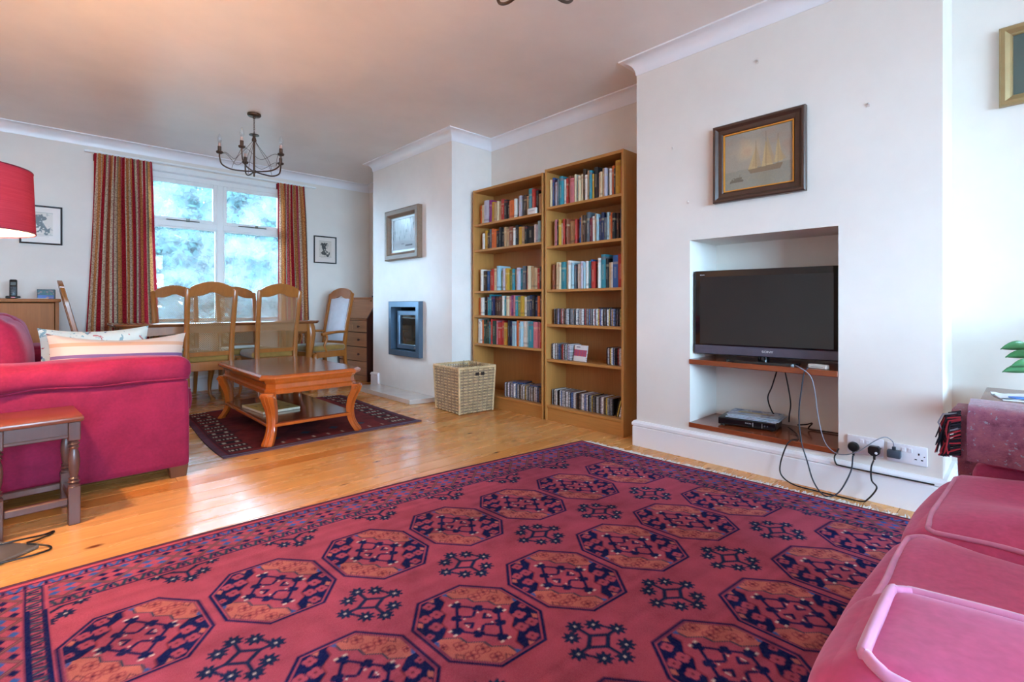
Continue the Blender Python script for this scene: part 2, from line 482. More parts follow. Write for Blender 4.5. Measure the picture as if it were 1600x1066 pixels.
def window(name, op, yin, sgn, cols, transom):
    """frame set into the wall; sgn = +1 outside at +y"""
    x0, x1, z0, z1 = op
    Y = lambda d: yin + sgn * d
    def bx(m, a, b, d0, d1, c, d, bev=0.004):
        m.box(a, b, min(Y(d0), Y(d1)), max(Y(d0), Y(d1)), c, d, bev)
    root = link(name, None); struct(root)
    m = MB(); F = 0.045
    bx(m, x0, x0 + F, 0.06, 0.14, z0, z1); bx(m, x1 - F, x1, 0.06, 0.14, z0, z1)
    bx(m, x0 + F, x1 - F, 0.06, 0.14, z1 - 0.06, z1); bx(m, x0 + F, x1 - F, 0.06, 0.14, z0, z0 + 0.05)
    m.build('window_frame', M_WHITE, root)
    m = MB(); bx(m, x0 - 0.03, x1 + 0.03, -0.05, 0.10, z0 - 0.035, z0, 0.006); m.build('window_sill', M_WHITE, root)
    m = MB(); bx(m, x0 - 0.02, x1 + 0.02, -0.018, 0.06, z1 - 0.005, z1 + 0.05, 0.005); m.build('window_head', M_WHITE, root)
    xs = [x0 + F + (x1 - x0 - 2 * F) * k / cols for k in range(cols + 1)]
    for k in range(1, cols):
        m = MB(); bx(m, xs[k] - 0.03, xs[k] + 0.03, 0.055, 0.14, z0 + 0.05, z1 - 0.06); m.build('mullion', M_WHITE, root)
    for k in range(cols):
        a = xs[k] + (0.03 if k else 0); b = xs[k + 1] - (0.03 if k < cols - 1 else 0)
        m = MB(); bx(m, a, b, 0.055, 0.14, transom - 0.03, transom + 0.03); m.build('transom_bar', M_WHITE, root)
        for up in (0, 1):
            c, d = (transom + 0.03, z1 - 0.06) if up else (z0 + 0.05, transom - 0.03)
            s = 0.038 if up else 0.016
            m = MB(); e = 0.062
            bx(m, a, a + s, e, 0.11, c, d); bx(m, b - s, b, e, 0.11, c, d); bx(m, a + s, b - s, e, 0.11, c, c + s); bx(m, a + s, b - s, e, 0.11, d - s, d)
            sash = m.build('sash', M_WHITE, root)
            m = MB(); bx(m, a + s - 0.004, b - s + 0.004, 0.088, 0.092, c + s - 0.004, d - s + 0.004, 0); m.build('pane', M_GLASS, sash)
            if up:
                mid = (a + b) / 2
                m = MB(); m.tube([(mid - 0.16, Y(0.048), c + 0.008), (mid + 0.14, Y(0.048), c + 0.008)], 0.0055, 6)
                m.box(mid + 0.02, mid + 0.05, min(Y(0.045), Y(0.064)), max(Y(0.045), Y(0.064)), c + 0.002, c + 0.03, 0.002)
                m.build('window_stay', M_STEEL, sash)
    return root
window('window_1', WIN1, YF, 1, 2, 1.80)
window('window_2', WIN2, YN, -1, 4, 1.82)

# garden outside ----------------------------------------------------------------------------
M_LAWN = plain('lawn', C(44, 56, 38), 0.9, nscale=3, amt=0.3)
M_BOUNCE = plain('neutral bounce ground', C(150, 148, 144), 0.9, nscale=3, amt=0.2)  # unseen ground made neutral grey to keep green bounce off the walls
struct(MB().box(-14, 20, YF + 0.5, YF + 24, -0.5, -0.35).build('ground_garden', M_LAWN))
struct(MB().box(-14, 18, YN - 22, YN - 0.5, -0.5, -0.35).build('ground_front', M_BOUNCE))
def leaf_mat(name, c, trans):
    m = NT(name); oi = m.noise(m.coord('Object'), 2.2, 3)
    col = m.ramp(oi, [(0.3, var(c, 0.6)), (0.7, var(c, 1.5))])
    tl = m.node('ShaderNodeBsdfTranslucent'); df = m.node('ShaderNodeBsdfDiffuse'); mx = m.node('ShaderNodeMixShader'); mx.inputs[0].default_value = trans
    m.L(col, tl.inputs['Color']); m.L(col, df.inputs['Color']); m.L(df.outputs[0], mx.inputs[1]); m.L(tl.outputs[0], mx.inputs[2]); m.L(mx.outputs[0], m.out.inputs['Surface'])
    return m.mat
M_BARK = plain('bark', C(96, 82, 70), 0.9, nscale=9, amt=0.3)
LEAVES = [leaf_mat('pale blue green leaves', C(36, 62, 62), 0.4), leaf_mat('mid green leaves', C(38, 64, 50), 0.4), leaf_mat('yellow green leaves', C(66, 72, 38), 0.4)]
def tree(name, label, loc, crown, n, mat, seed, leaf=0.11, trunk=1.2, dense=0.75):
    t = thing(name, label, 'tree', loc, 0)
    r = np.random.default_rng(seed)
    m = MB(); top = crown[2] * 1.6 + trunk
    m.tube([(0, 0, -0.1), (0.05, 0.03, trunk * 0.6), (-0.03, 0.05, trunk), (0.05, 0, top * 0.8)], [0.11, 0.09, 0.075, 0.02], 8)
    for k in range(7):
        a = k * 2.4; z = trunk + k * 0.13 * crown[2]
        m.tube([(0, 0, z), (math.cos(a) * crown[0] * 0.4, math.sin(a) * crown[1] * 0.4, z + 0.3), (math.cos(a) * crown[0] * 0.8, math.sin(a) * crown[1] * 0.8, z + 0.55)], [0.035, 0.022, 0.008], 5)
    m.build('trunk', M_BARK, t, 60)
    ncl = 70
    cen = r.normal(size=(ncl, 3)); cen /= np.linalg.norm(cen, axis=1)[:, None]; cen *= r.uniform(0.45, 1.0, (ncl, 1))
    cen = cen * np.array(crown) + np.array([0, 0, trunk + crown[2] * 0.75])
    P = cen[r.integers(0, ncl, n)] + r.normal(size=(n, 3)) * np.array(crown) * 0.13
    d1 = r.normal(size=(n, 3)); d1 /= np.linalg.norm(d1, axis=1)[:, None]
    d2 = np.cross(d1, r.normal(size=(n, 3))); d2 /= np.linalg.norm(d2, axis=1)[:, None]
    s = leaf * r.uniform(0.6, 1.3, (n, 1)); d1 = d1 * s; d2 = d2 * s * 0.45
    V = np.stack([P - d1, P + d2, P + d1, P - d2], 1).reshape(-1, 3)
    me = bpy.data.meshes.new('foliage'); me.from_pydata(V.tolist(), [], [(4 * i, 4 * i + 1, 4 * i + 2, 4 * i + 3) for i in range(n)])
    me.materials.append(mat); fo = link('foliage', me, t); fo['kind'] = 'stuff'
    return t
tree('garden_tree', 'tall leafy tree filling most of the garden view behind the window glass', (3.3, 12.4, -0.35), (1.7, 1.4, 1.9), 9000, LEAVES[0], 1)
tree('garden_tree', 'green tree with a yellowing top behind the window mullion', (-1.0, 13.4, -0.35), (1.6, 1.4, 2.0), 7000, LEAVES[1], 2)
tree('garden_shrub', 'broad low shrub growing close outside the window', (2.6, 8.6, -0.35), (1.5, 0.55, 0.75), 5000, LEAVES[0], 3, 0.07, 0.25)
tree('garden_tree', 'slim tree seen past the striped curtain through the glass', (1.4, 17.8, -0.35), (1.6, 1.2, 2.6), 7000, LEAVES[0], 4)
tree('garden_tree', 'pale olive tree standing far back in the garden', (7.4, 18.4, -0.35), (2.4, 1.8, 2.8), 8000, LEAVES[2], 5, 0.13)

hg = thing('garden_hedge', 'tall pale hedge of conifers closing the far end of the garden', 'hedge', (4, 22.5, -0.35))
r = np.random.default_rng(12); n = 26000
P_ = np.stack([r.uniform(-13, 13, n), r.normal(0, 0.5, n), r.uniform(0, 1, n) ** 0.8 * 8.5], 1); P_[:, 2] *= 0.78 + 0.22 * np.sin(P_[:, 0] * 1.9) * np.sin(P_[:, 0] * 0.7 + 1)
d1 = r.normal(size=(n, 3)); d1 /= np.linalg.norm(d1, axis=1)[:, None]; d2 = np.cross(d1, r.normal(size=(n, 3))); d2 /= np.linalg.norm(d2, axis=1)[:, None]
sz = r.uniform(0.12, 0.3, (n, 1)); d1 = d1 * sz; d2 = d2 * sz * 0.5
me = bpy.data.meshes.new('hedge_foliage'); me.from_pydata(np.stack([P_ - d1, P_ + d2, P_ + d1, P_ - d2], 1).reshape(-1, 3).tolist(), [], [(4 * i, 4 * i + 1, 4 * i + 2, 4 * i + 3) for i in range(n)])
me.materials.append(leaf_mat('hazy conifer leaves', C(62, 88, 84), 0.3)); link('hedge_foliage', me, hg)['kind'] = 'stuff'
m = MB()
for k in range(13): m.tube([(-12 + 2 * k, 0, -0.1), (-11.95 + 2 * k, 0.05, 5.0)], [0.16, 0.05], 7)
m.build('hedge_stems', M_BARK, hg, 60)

# ------------------------------------------------------------------ large rug
RED = C(170, 76, 96); RED2 = C(160, 50, 72); NAVY = C(20, 28, 78); SAL = C(190, 108, 98); BLUE = C(52, 92, 160); TEAL = C(44, 66, 86)
MAR = C(96, 42, 62); IVO = C(214, 196, 186); SALD = C(140, 56, 72); LINE = C(84, 36, 66)
def oct_d(X, Y):
    ax, ay = np.abs(X), np.abs(Y)
    d = np.maximum(ax - 0.166, ay - 0.192)
    nx, ny = 0.105, 0.087; L = math.hypot(nx, ny); nx /= L; ny /= L
    return np.maximum(d, (ax - 0.166) * nx + (ay - 0.087) * ny)
def paint_gul(X, Y, img, px):
    d = oct_d(X, Y); w = px
    inn = d < 0.02
    over(img, NAVY, sm(d, w)); over(img, RED, sm(d + 0.0095, w)); over(img, NAVY, sm(d + 0.0145, w))
    q = sm(d + 0.0165, w)
    a = ((X * Y) > 0)
    over(img, SAL, q * a); over(img, NAVY, q * (~a))
    # mirrored coordinates per quadrant
    U, V = np.abs(X), np.abs(Y)
    # flowers in the four quadrants
    for cx, cy, r in ((0.063, 0.152, 0.017), (0.069, 0.104, 0.019), (0.106, 0.106, 0.018), (0.104, 0.056, 0.019), (0.142, 0.03, 0.012)):
        for k in range(4):
            t = k * PI / 2 + 0.5
            dd = np.hypot(U - cx - r * 0.55 * math.cos(t), V - cy - r * 0.55 * math.sin(t)) - r * 0.52
            over(img, RED, sm(dd, w) * q * (~a)); over(img, SALD, sm(np.abs(dd) - 0.0016, w) * q * a)
        dd = np.hypot(U - cx, V - cy) - 0.004
        over(img, MAR, sm(dd, w) * q)
    for cx, cy in ((0.134, 0.092), (0.04, 0.176)):
        dd = np.abs(U - cx) * 0.9 + np.abs(V - cy) * 0.6 - 0.010
        over(img, SAL, sm(dd, w) * q * (~a)); over(img, LINE, sm(np.abs(dd) - 0.0018, w) * q * a)
    # stepped centre
    st = np.abs(((V / 0.056) % 1.0) - 0.5) * 0.034
    dz = U - (0.112 * (1 - V / 0.172) + st - 0.008)
    over(img, RED, sm(dz, w) * q); over(img, TEAL, sm(np.abs(dz) - 0.0032, w) * q * a); over(img, SALD, sm(np.abs(dz) - 0.0026, w) * q * (~a))
    # frame of bars with knobs
    fr = seg_d(U, V, 0.073, 0.0, 0.0, 0.1)
    over(img, NAVY, sm(fr - 0.0046, w) * q)
    for cx, cy in ((0.073, 0.0), (0.0, 0.1), (0.038, 0.047)):
        for ox, oy in ((0.009, 0.004), (-0.009, 0.004), (0.0, -0.009), (0.004, 0.009)):
            over(img, NAVY, sm(np.hypot(U - cx - ox, V - cy - oy) - 0.0085, w) * q)
    for cx, cy in ((0.088, -0.012), (0.012, 0.116)):
        over(img, IVO, sm(np.maximum(np.abs(U - cx) - 0.0055, np.abs(V - abs(cy)) - 0.0035), w) * q)
    for cx, cy in ((0.012, 0.036), (0.027, 0.008)):
        over(img, NAVY, sm(seg_d(U, V, cx - 0.008, cy - 0.008, cx + 0.008, cy + 0.005) - 0.005, w) * q)
        over(img, IVO, sm(np.hypot(U - cx - 0.012, V - cy + 0.004) - 0.003, w) * q)
    for cx, cy in ((0.148, -0.006), (0.008, 0.176)):
        over(img, BLUE, sm(np.abs(U - cx) * 0.8 + np.abs(V - abs(cy)) * 0.5 - 0.008, w) * q * a)
def star_d(X, Y, r):
    th = np.arctan2(Y, X); R = np.hypot(X, Y)
    return R - r * (0.62 + 0.38 * np.abs(np.cos(4 * th)) ** 2.0)
STARS = ((0.0, 0.083), (0.045, 0.055), (0.08, 0.0), (-0.044, 0.056), (0.043, -0.057), (-0.081, 0.0), (-0.044, -0.053), (0.0, -0.084))
RING = ((0.0, 0.029), (0.04, 0.0), (0.0, -0.03), (-0.041, 0.0))
def paint_motif(X, Y, img, px, half=0):
    w = px; col = C(26, 40, 76)
    ok = np.ones_like(X) if not half else (Y * half > -0.004).astype(float)
    for i in range(4):
        a, b = RING[i], RING[(i + 1) % 4]
        over(img, col, sm(seg_d(X, Y, *a, *b) - 0.0062, w) * ok)
        over(img, col, sm(seg_d(X, Y, *a, a[0] * 2.0, a[1] * 2.8) - 0.0056, w) * ok)
    for a, b in ((0, 3), (4, 7), (1, 2), (5, 6)):
        over(img, col, sm(seg_d(X, Y, *STARS[a], *STARS[b]) - 0.0046, w) * ok)
    for s in STARS:
        over(img, col, sm(star_d(X - s[0], Y - s[1], 0.027), w) * ok)
        over(img, IVO, sm(np.maximum(np.abs(X - s[0]), np.abs(Y - s[1])) - 0.0032, w) * ok)
def paint_border(S, T, img, W, px, mask):
    """S along the border, T from the outer edge inwards (0..W)"""
    w = px
    over(img, RED, mask)
    over(img, MAR, mask * sm(T - 0.014, w))
    tri = np.abs(((S / 0.022) % 1) - 0.5) * 2
    over(img, C(196, 84, 96), mask * sm(np.abs(T - 0.02 - tri * 0.006) - 0.005, w))
    for c0, c1, cc in ((0.036, 0.072, BLUE), (0.205, 0.245, TEAL)):
        mid = (c0 + c1) / 2; hw = (c1 - c0) / 2
        over(img, NAVY, mask * sm(np.abs(np.abs(T - mid) - hw) - 0.0032, w))
        u = ((S / 0.05) % 1) - 0.5
        v = (T - mid) / hw
        over(img, cc, mask * sm(np.abs(np.abs(u) * 0.05 - 0.014 - 0.007 * v) - 0.0060, w) * (np.abs(v) < 0.8))
        over(img, NAVY, mask * sm(np.maximum(np.abs(u) * 0.05 - 0.0050, np.abs(v) * hw - 0.013), w))
    # lattice of diamonds
    t0, t1 = 0.078, 0.2; m2 = mask * (T > t0) * (T < t1)
    p = 0.122
    k = np.floor(S / p); u = ((S / p) % 1) - 0.5; v = (T - (t0 + t1) / 2) / (t1 - t0)
    a1 = np.abs(((u + v) % 1) - 0.5) - 0; a2 = np.abs(((u - v) % 1) - 0.5)
    for aa in (a1, a2):
        over(img, C(156, 108, 104), m2 * sm(np.abs(aa * p) - 0.009, w)); over(img, LINE, m2 * sm(np.abs(np.abs(aa * p) - 0.0075) - 0.0022, w)); over(img, LINE, m2 * sm(np.abs(aa * p) - 0.0020, w))
    # crosses in each diamond, alternately navy and blue specks around
    for ou, ov in ((0, 0), (0.5, 0.5), (-0.5, 0.5), (0.5, -0.5), (-0.5, -0.5)):
        uu = (u - ou) * p; vv = (v - ov) * (t1 - t0)
        alt = (np.floor((S + ou * p) / p) % 2) > 0
        for sx, sy in ((1, 1), (1, -1), (-1, 1), (-1, -1)):
            dd = np.abs(uu - sx * 0.019) * 0.75 + np.abs(vv - sy * 0.017) - 0.0125
            over(img, NAVY, m2 * sm(dd, w) * alt); over(img, BLUE, m2 * sm(dd, w) * (~alt))
xs = np.arange(-0.36, 2.665, 0.0042)
ys = np.concatenate([np.arange(-0.66, 0.24, 0.012), np.arange(0.24, 2.252, 0.0042)])
X, Y = np.meshgrid(xs, ys); rr = np.random.default_rng(5)
img = np.zeros(X.shape + (3,)); img[:] = np.array(RED[:3])
px = 0.0042
GX = [-0.0 + 0.196 + 0.3545 * k for k in range(-1, 7)]; GY = [1.655, 1.085, 0.515, -0.055]
x0, x1, y0, y1 = xs[0], xs[-1], ys[0], ys[-1]; BW = 0.25
fx0, fx1, fy0, fy1 = 0.03, x1 - BW, y0 + BW, y1 - BW
for gy in GY:
    for gx in GX:
        if gx < 0.1: continue
        i0, i1 = np.searchsorted(xs, [gx - 0.18, gx + 0.18]); j0, j1 = np.searchsorted(ys, [gy - 0.21, gy + 0.21])
        sl = (slice(j0, j1), slice(i0, i1))
        if i1 > i0 and j1 > j0:
            sub = img[sl]; paint_gul(X[sl] - gx, Y[sl] - gy, sub, px)
for ky, my in enumerate([1.935, 1.37, 0.80, 0.23]):
    for gx in GX:
        mx = gx + 0.177
        i0, i1 = np.searchsorted(xs, [mx - 0.12, mx + 0.12]); j0, j1 = np.searchsorted(ys, [my - 0.12, my + 0.12])
        sl = (slice(j0, j1), slice(i0, i1))
        if i1 > i0 and j1 > j0:
            sub = img[sl]; yy = Y[sl] - my - (0.055 if ky == 0 else 0)
            paint_motif(X[sl] - mx, yy, sub, px, -1 if ky == 0 else 0)
# borders (mitred)
dl, dr, dt, db = X - x0, x1 - X, y1 - Y, Y - y0
outside = (X < fx0) | (X > fx1) | (Y > fy1) | (Y < fy0)
dm = np.minimum(np.minimum(dr, dt), db)
for D, S in ((dr, Y), (dt, X), (db, X)):
    mk = ((D <= dm + 1e-9) & (D < BW) & (X > x0)).astype(float)
    paint_border(S, D, img, BW, px, mk)
lm = ((X < fx0) & (dt > 0.075)).astype(float)
paint_border(Y + 0.03, X + 0.23, img, BW, px, lm)
over(img, NAVY, sm(np.abs(X - 0.02) - 0.005, px) * (Y < fy1)); over(img, NAVY, sm(np.abs(X + 0.018) - 0.005, px) * (Y < fy1 + 0.02))
zz = 0.012 * np.sin(Y / 0.009)
over(img, LINE, sm(np.abs(((Y + 0.25 * (X)) / 0.028 % 1) - 0.5) * 0.028 - 0.003, px) * (X > -0.015) * (X < 0.017) * (Y < fy1))
# worn colour: abrash bands and mottling
ab = cell_noise(X.shape, 60, rr, 0.20) + cell_noise(X.shape, 9, rr, 0.14) + cell_noise((X.shape[0], X.shape[1] // 30 + 2), 5, rr, 0.13).repeat(30, 1)[:, :X.shape[1]]
img *= (1 + ab)[..., None]; img += (rr.random(X.shape)[..., None] - 0.5) * 0.014
def rug_pos(X, Y):
    d = X - 1.27
    y = Y - 0.075 * d - 0.028 * d * d
    x = X + 0.018 * np.sin(Y * 2.1) + 0.03 * np.clip((X - 1.9) / 0.77, 0, 1) * np.clip((1.2 - Y), 0, 1.2)
    z = 0.011 + 0.0015 * np.sin(X * 5) * np.sin(Y * 6)
    return x, y, z
M_RUG = attr_mat('knotted wool pile', 0.95, 0.08, 0.0, 0.25, 420)
rug = thing('patterned_rug', 'large worn red rug with rows of navy octagons and a lattice border', 'rug', (0, 0, 0))
link('rug_field', painted('rug_field', xs, ys, img, rug_pos, M_RUG), rug)
m = MB()
def rp(x, y, dz=0.0):
    a = rug_pos(np.array(x), np.array(y)); return (float(a[0]), float(a[1]), float(a[2]) + dz)
per = [(x, y1) for x in np.linspace(x0, x1, 40)] + [(x1, y) for y in np.linspace(y1, y0, 40)[1:]] + [(x, y0) for x in np.linspace(x1, x0, 20)[1:]] + [(x0, y) for y in np.linspace(y0, y1, 20)[1:-1]]
pp = [rp(x, y) for x, y in per]
m.loft([[(p[0], p[1], 0.0005) for p in pp], [(p[0], p[1], p[2] + 0.0003) for p in pp]], False)
m.tube([rp(x, y1 - 0.001, -0.004) for x in np.linspace(x0, x1, 60)], 0.0065, 6)
m.build('rug_binding', plain('dark wool binding', C(84, 44, 58), 0.95, nscale=60, amt=0.3), rug)
m = MB(); r2 = random.Random(2)
for k in range(420):
    y = y0 + (y1 - y0) * (k + r2.random()) / 420
    a = rp(x1, y); L = r2.uniform(0.03, 0.065); dy = r2.uniform(-0.02, 0.02)
    m.tube([(a[0] - 0.004, a[1], 0.007), (a[0] + L * 0.5, a[1] + dy * 0.4, 0.006), (a[0] + L, a[1] + dy, 0.0035)], [0.0032, 0.003, 0.0018], 4)
fr = m.build('fringe', plain('ivory cotton fringe', C(214, 204, 194), 0.95, nscale=40), rug); fr['kind'] = 'stuff'

# ------------------------------------------------------------------ small rug under the coffee table
RX0, RX1, RY0, RY1 = 0.80, 2.20, 3.36, 4.92
xs = np.arange(RX0, RX1, 0.007); ys = np.arange(RY0, RY1, 0.007); X, Y = np.meshgrid(xs, ys); rr = np.random.default_rng(8)
img = np.zeros(X.shape + (3,)); img[:] = np.array(C(122, 46, 46)[:3])
over(img, C(74, 34, 44), (np.sin(X * 9 + 2 * np.sin(Y * 4)) > 0.5) * 0.5)
over(img, C(120, 50, 46), (np.sin(Y * 14 + np.sin(X * 6)) > 0.6) * 0.6)
e = np.minimum(np.minimum(X - RX0, RX1 - X), np.minimum(Y - RY0, RY1 - Y))
over(img, C(96, 62, 76), sm(e - 0.035, 0.007)); over(img, C(112, 108, 130), sm(np.abs(Y - RY0 - 0.035) - 0.014, 0.007))
over(img, C(64, 34, 44), sm(np.abs(e - 0.05) - 0.006, 0.007))
for side in (0, 1):
    for k in range(15):
        cy = RY0 + 0.14 + k * 0.108; cx = (RX0 + 0.13) if side == 0 else (RX1 - 0.13)
        bx = np.abs(X - cx); by = np.abs(Y - cy)
        over(img, C(58, 36, 42), sm(np.maximum(bx - 0.07, by - 0.034), 0.007))
        if k % 3 != 2:
            over(img, C(206, 196, 176), sm(np.maximum(bx - 0.062, by - 0.016), 0.007) * ((np.sin((X - cx) * 260) > -0.2)) * 0.85)
        else:
            over(img, C(206, 196, 176), sm(np.abs(bx - 0.04) - 0.01, 0.007) * (by < 0.022) * 0.8)
for k in range(9):
    cx = RX0 + 0.28 + k * 0.105
    over(img, C(196, 184, 164), sm(np.maximum(np.abs(X - cx) - 0.006, np.abs(Y - RY0 - 0.11) - 0.02), 0.007))
    over(img, C(70, 70, 84), sm(np.abs(X - cx) + np.abs(Y - RY0 - 0.25) - 0.04, 0.007) * (k % 2))
img *= (1 + cell_noise(X.shape, 5, rr, 0.22) + cell_noise(X.shape, 18, rr, 0.14))[..., None]
def rug2_pos(X, Y):
    return X + 0.02 * np.sin(Y * 3), Y + 0.012 * np.sin(X * 5) + (RY0 + 0.2 - Y) * 0.04 * np.sin(X * 3), 0.008 + 0.0012 * np.sin(X * 9) * np.sin(Y * 7) + 0.006 * np.clip((X - RX1 + 0.05) / 0.05, 0, 1) * np.clip((RY0 + 0.06 - Y) / 0.06, 0, 1)
rug2 = thing('kilim_rug', 'small dark maroon rug with pale dashes under the coffee table', 'rug')
link('rug_field', painted('kilim_field', xs, ys, img, rug2_pos, attr_mat('flat woven wool', 0.95, 0.08, 0.0, 0.3, 260)), rug2)
per = [(x, RY0) for x in np.linspace(RX0, xs[-1], 24)] + [(xs[-1], y) for y in np.linspace(RY0, ys[-1], 24)[1:]] + [(x, ys[-1]) for x in np.linspace(xs[-1], RX0, 24)[1:]] + [(RX0, y) for y in np.linspace(ys[-1], RY0, 24)[1:-1]]
pp = [rug2_pos(np.array(a), np.array(b)) for a, b in per]
MB().loft([[(float(p[0]), float(p[1]), 0.0004) for p in pp], [(float(p[0]), float(p[1]), float(p[2]) + 0.0002) for p in pp]], False).build('rug_binding', plain('grey wool binding', C(92, 66, 76), 0.95), rug2)

# ------------------------------------------------------------------ bookcases
M_OAK = wood('oak veneer', C(186, 130, 68), 'z', 0.42, 0.12, 1.0)
M_OAKX = wood('oak veneer shelf', C(186, 130, 68), 'y', 0.42, 0.12, 1.0)
M_OAKB = wood('oak veneer back panel', C(170, 112, 60), 'z', 0.5, 0.10, 0.7)
FX, BX = 2.948, 3.2
def bookcase(label, y0, y1, top, shelves):
    t = thing('bookcase', label, 'bookcase', (FX, (y0 + y1) / 2, 0))
    hw = (y1 - y0) / 2; D = BX - FX; T = 0.019
    for s in (-1, 1):
        MB().box(0, D, min(s * hw, s * (hw - T)), max(s * hw, s * (hw - T)), 0, top, 0.0015).build('side_panel', M_OAK, t)
    MB().box(0.004, D, -hw + T, hw - T, top - 0.022, top, 0.0015).build('top_board', M_OAKX, t)
    MB().box(D - 0.006, D, -hw + T, hw - T, 0.0, top - 0.022).build('back_panel', M_OAKB, t)
    for z in shelves:
        MB().box(0.004, D - 0.006, -hw + T, hw - T, z - 0.02, z, 0.0015).build('shelf', M_OAKX, t)
    MB().box(0.014, 0.03, -hw + T, hw - T, 0.0, shelves[-1] - 0.02).build('plinth', M_OAKX, t)
    return t
SH_R = [1.722, 1.405, 1.056, 0.777, 0.494, 0.122]
SH_L = [1.690, 1.450, 1.062, 0.835, 0.572, 0.114]
YR = (1.967, 2.717); YL = (2.735, 3.640)
bookcase('tall oak bookcase in the alcove beside the television chimney breast', YR[0], YR[1], 2.03, SH_R)
bookcase('wide oak bookcase behind the wicker basket', YL[0], YL[1], 2.012, SH_L)

PAL = {'o': ('orange', (214, 104, 44)), 'r': ('red', (178, 52, 44)), 'w': ('white', (222, 216, 206)), 'c': ('cream', (212, 194, 158)), 't': ('tan', (186, 148, 108)),
       'b': ('black', (36, 33, 34)), 'g': ('dark green', (46, 66, 54)), 'G': ('olive green', (122, 128, 62)), 'B': ('blue', (52, 92, 150)), 'n': ('navy', (40, 50, 84)),
       'k': ('teal', (52, 136, 150)), 'p': ('pink', (198, 116, 124)), 'm': ('purple', (134, 46, 110)), 'y': ('mustard', (190, 146, 48)), 'd': ('dark brown', (72, 52, 42)),
       's': ('slate grey', (92, 102, 110)), 'l': ('pale lilac', (186, 182, 196)), 'u': ('burgundy', (110, 36, 52)), 'a': ('pale blue', (156, 188, 198)), 'h': ('chestnut', (136, 76, 52))}
def book_mat(key, k):
    nm, rgb = PAL[key]; c = C(*rgb); m = NT('%s book cloth %s' % (nm, 'abc'[k]))
    v = m.coord('Generated')
    sx = m.node('ShaderNodeSeparateXYZ'); m.L(v, sx.inputs[0])
    lum = sum(c[:3]) / 3
    ink = C(228, 216, 190) if lum < 0.22 else C(50, 40, 44)
    other = [C(206, 190, 150), C(60, 50, 60), C(160, 60, 50)][k]
    # a band or two across the spine
    lo = [0.72, 0.10, 0.84][k]; hi = [0.80, 0.18, 0.93][k]
    band = m.ramp(sx.outputs['Z'], [(0.0, (0, 0, 0, 1)), (lo, (1, 1, 1, 1)), (hi, (0, 0, 0, 1))], 'CONSTANT')
    col = m.mix(m.mix(0.55, (0, 0, 0, 1), band), c, other)
    # title: small broken marks in the middle of the spine
    nz = m.noise(m.coord('Object', (1, 160, 210), True), 1.0, 1)
    marks = m.ramp(nz, [(0.0, (0, 0, 0, 1)), (0.53, (1, 1, 1, 1))], 'CONSTANT')
    ym = m.ramp(sx.outputs['Y'], [(0.0, (0, 0, 0, 1)), (0.3, (1, 1, 1, 1)), (0.7, (0, 0, 0, 1))], 'CONSTANT')
    zm = m.ramp(sx.outputs['Z'], [(0.0, (0, 0, 0, 1)), ([0.3, 0.36, 0.25][k], (1, 1, 1, 1)), ([0.64, 0.78, 0.7][k], (0, 0, 0, 1))], 'CONSTANT')
    f = m.mix(1.0, m.mix(1.0, marks, ym, 'MULTIPLY'), zm, 'MULTIPLY')
    col = m.mix(m.mix(0.75, (0, 0, 0, 1), f), col, ink)
    wr = m.noise(m.coord('Object', (1, 1, 1), True), 22, 3)
    col = m.mix(0.35, col, m.ramp(wr, [(0.3, var(c, 0.72)), (0.7, var(c, 1.25))]))
    m.set(col, 0.5, 0, 0.4)
    return m.mat
BOOKM = {k: [book_mat(k, i) for i in range(3)] for k in PAL}
M_PAGE = plain('paper edges', C(214, 202, 176), 0.9, nscale=120, amt=0.15)
def cover_mesh(mat):
    m = MB()   # unit book, spine at x=0, thickness along y, height along z, unit 1
    sp = [(0.0 + 0.035 * (abs(v) * 2) ** 2, v) for v in (-0.5, -0.3, -0.1, 0.1, 0.3, 0.5)]
    ring = [(x, y) for x, y in sp] + [(1, 0.5), (1, 0.40), (0.06, 0.40), (0.05, 0.2), (0.05, -0.2), (0.06, -0.40), (1, -0.40), (1, -0.5)]
    m.loft([[(x, y, 0.0) for x, y in ring], [(x, y, 1.0) for x, y in ring]], True)
    return m.mesh('book', mat, 30)
COVERS = {k: [cover_mesh(mm) for mm in BOOKM[k]] for k in PAL}
PAGES = MB().box(0.045, 0.975, -0.41, 0.41, 0.012, 0.975).mesh('pages', M_PAGE)
brng = random.Random(11)
PLACE = {}
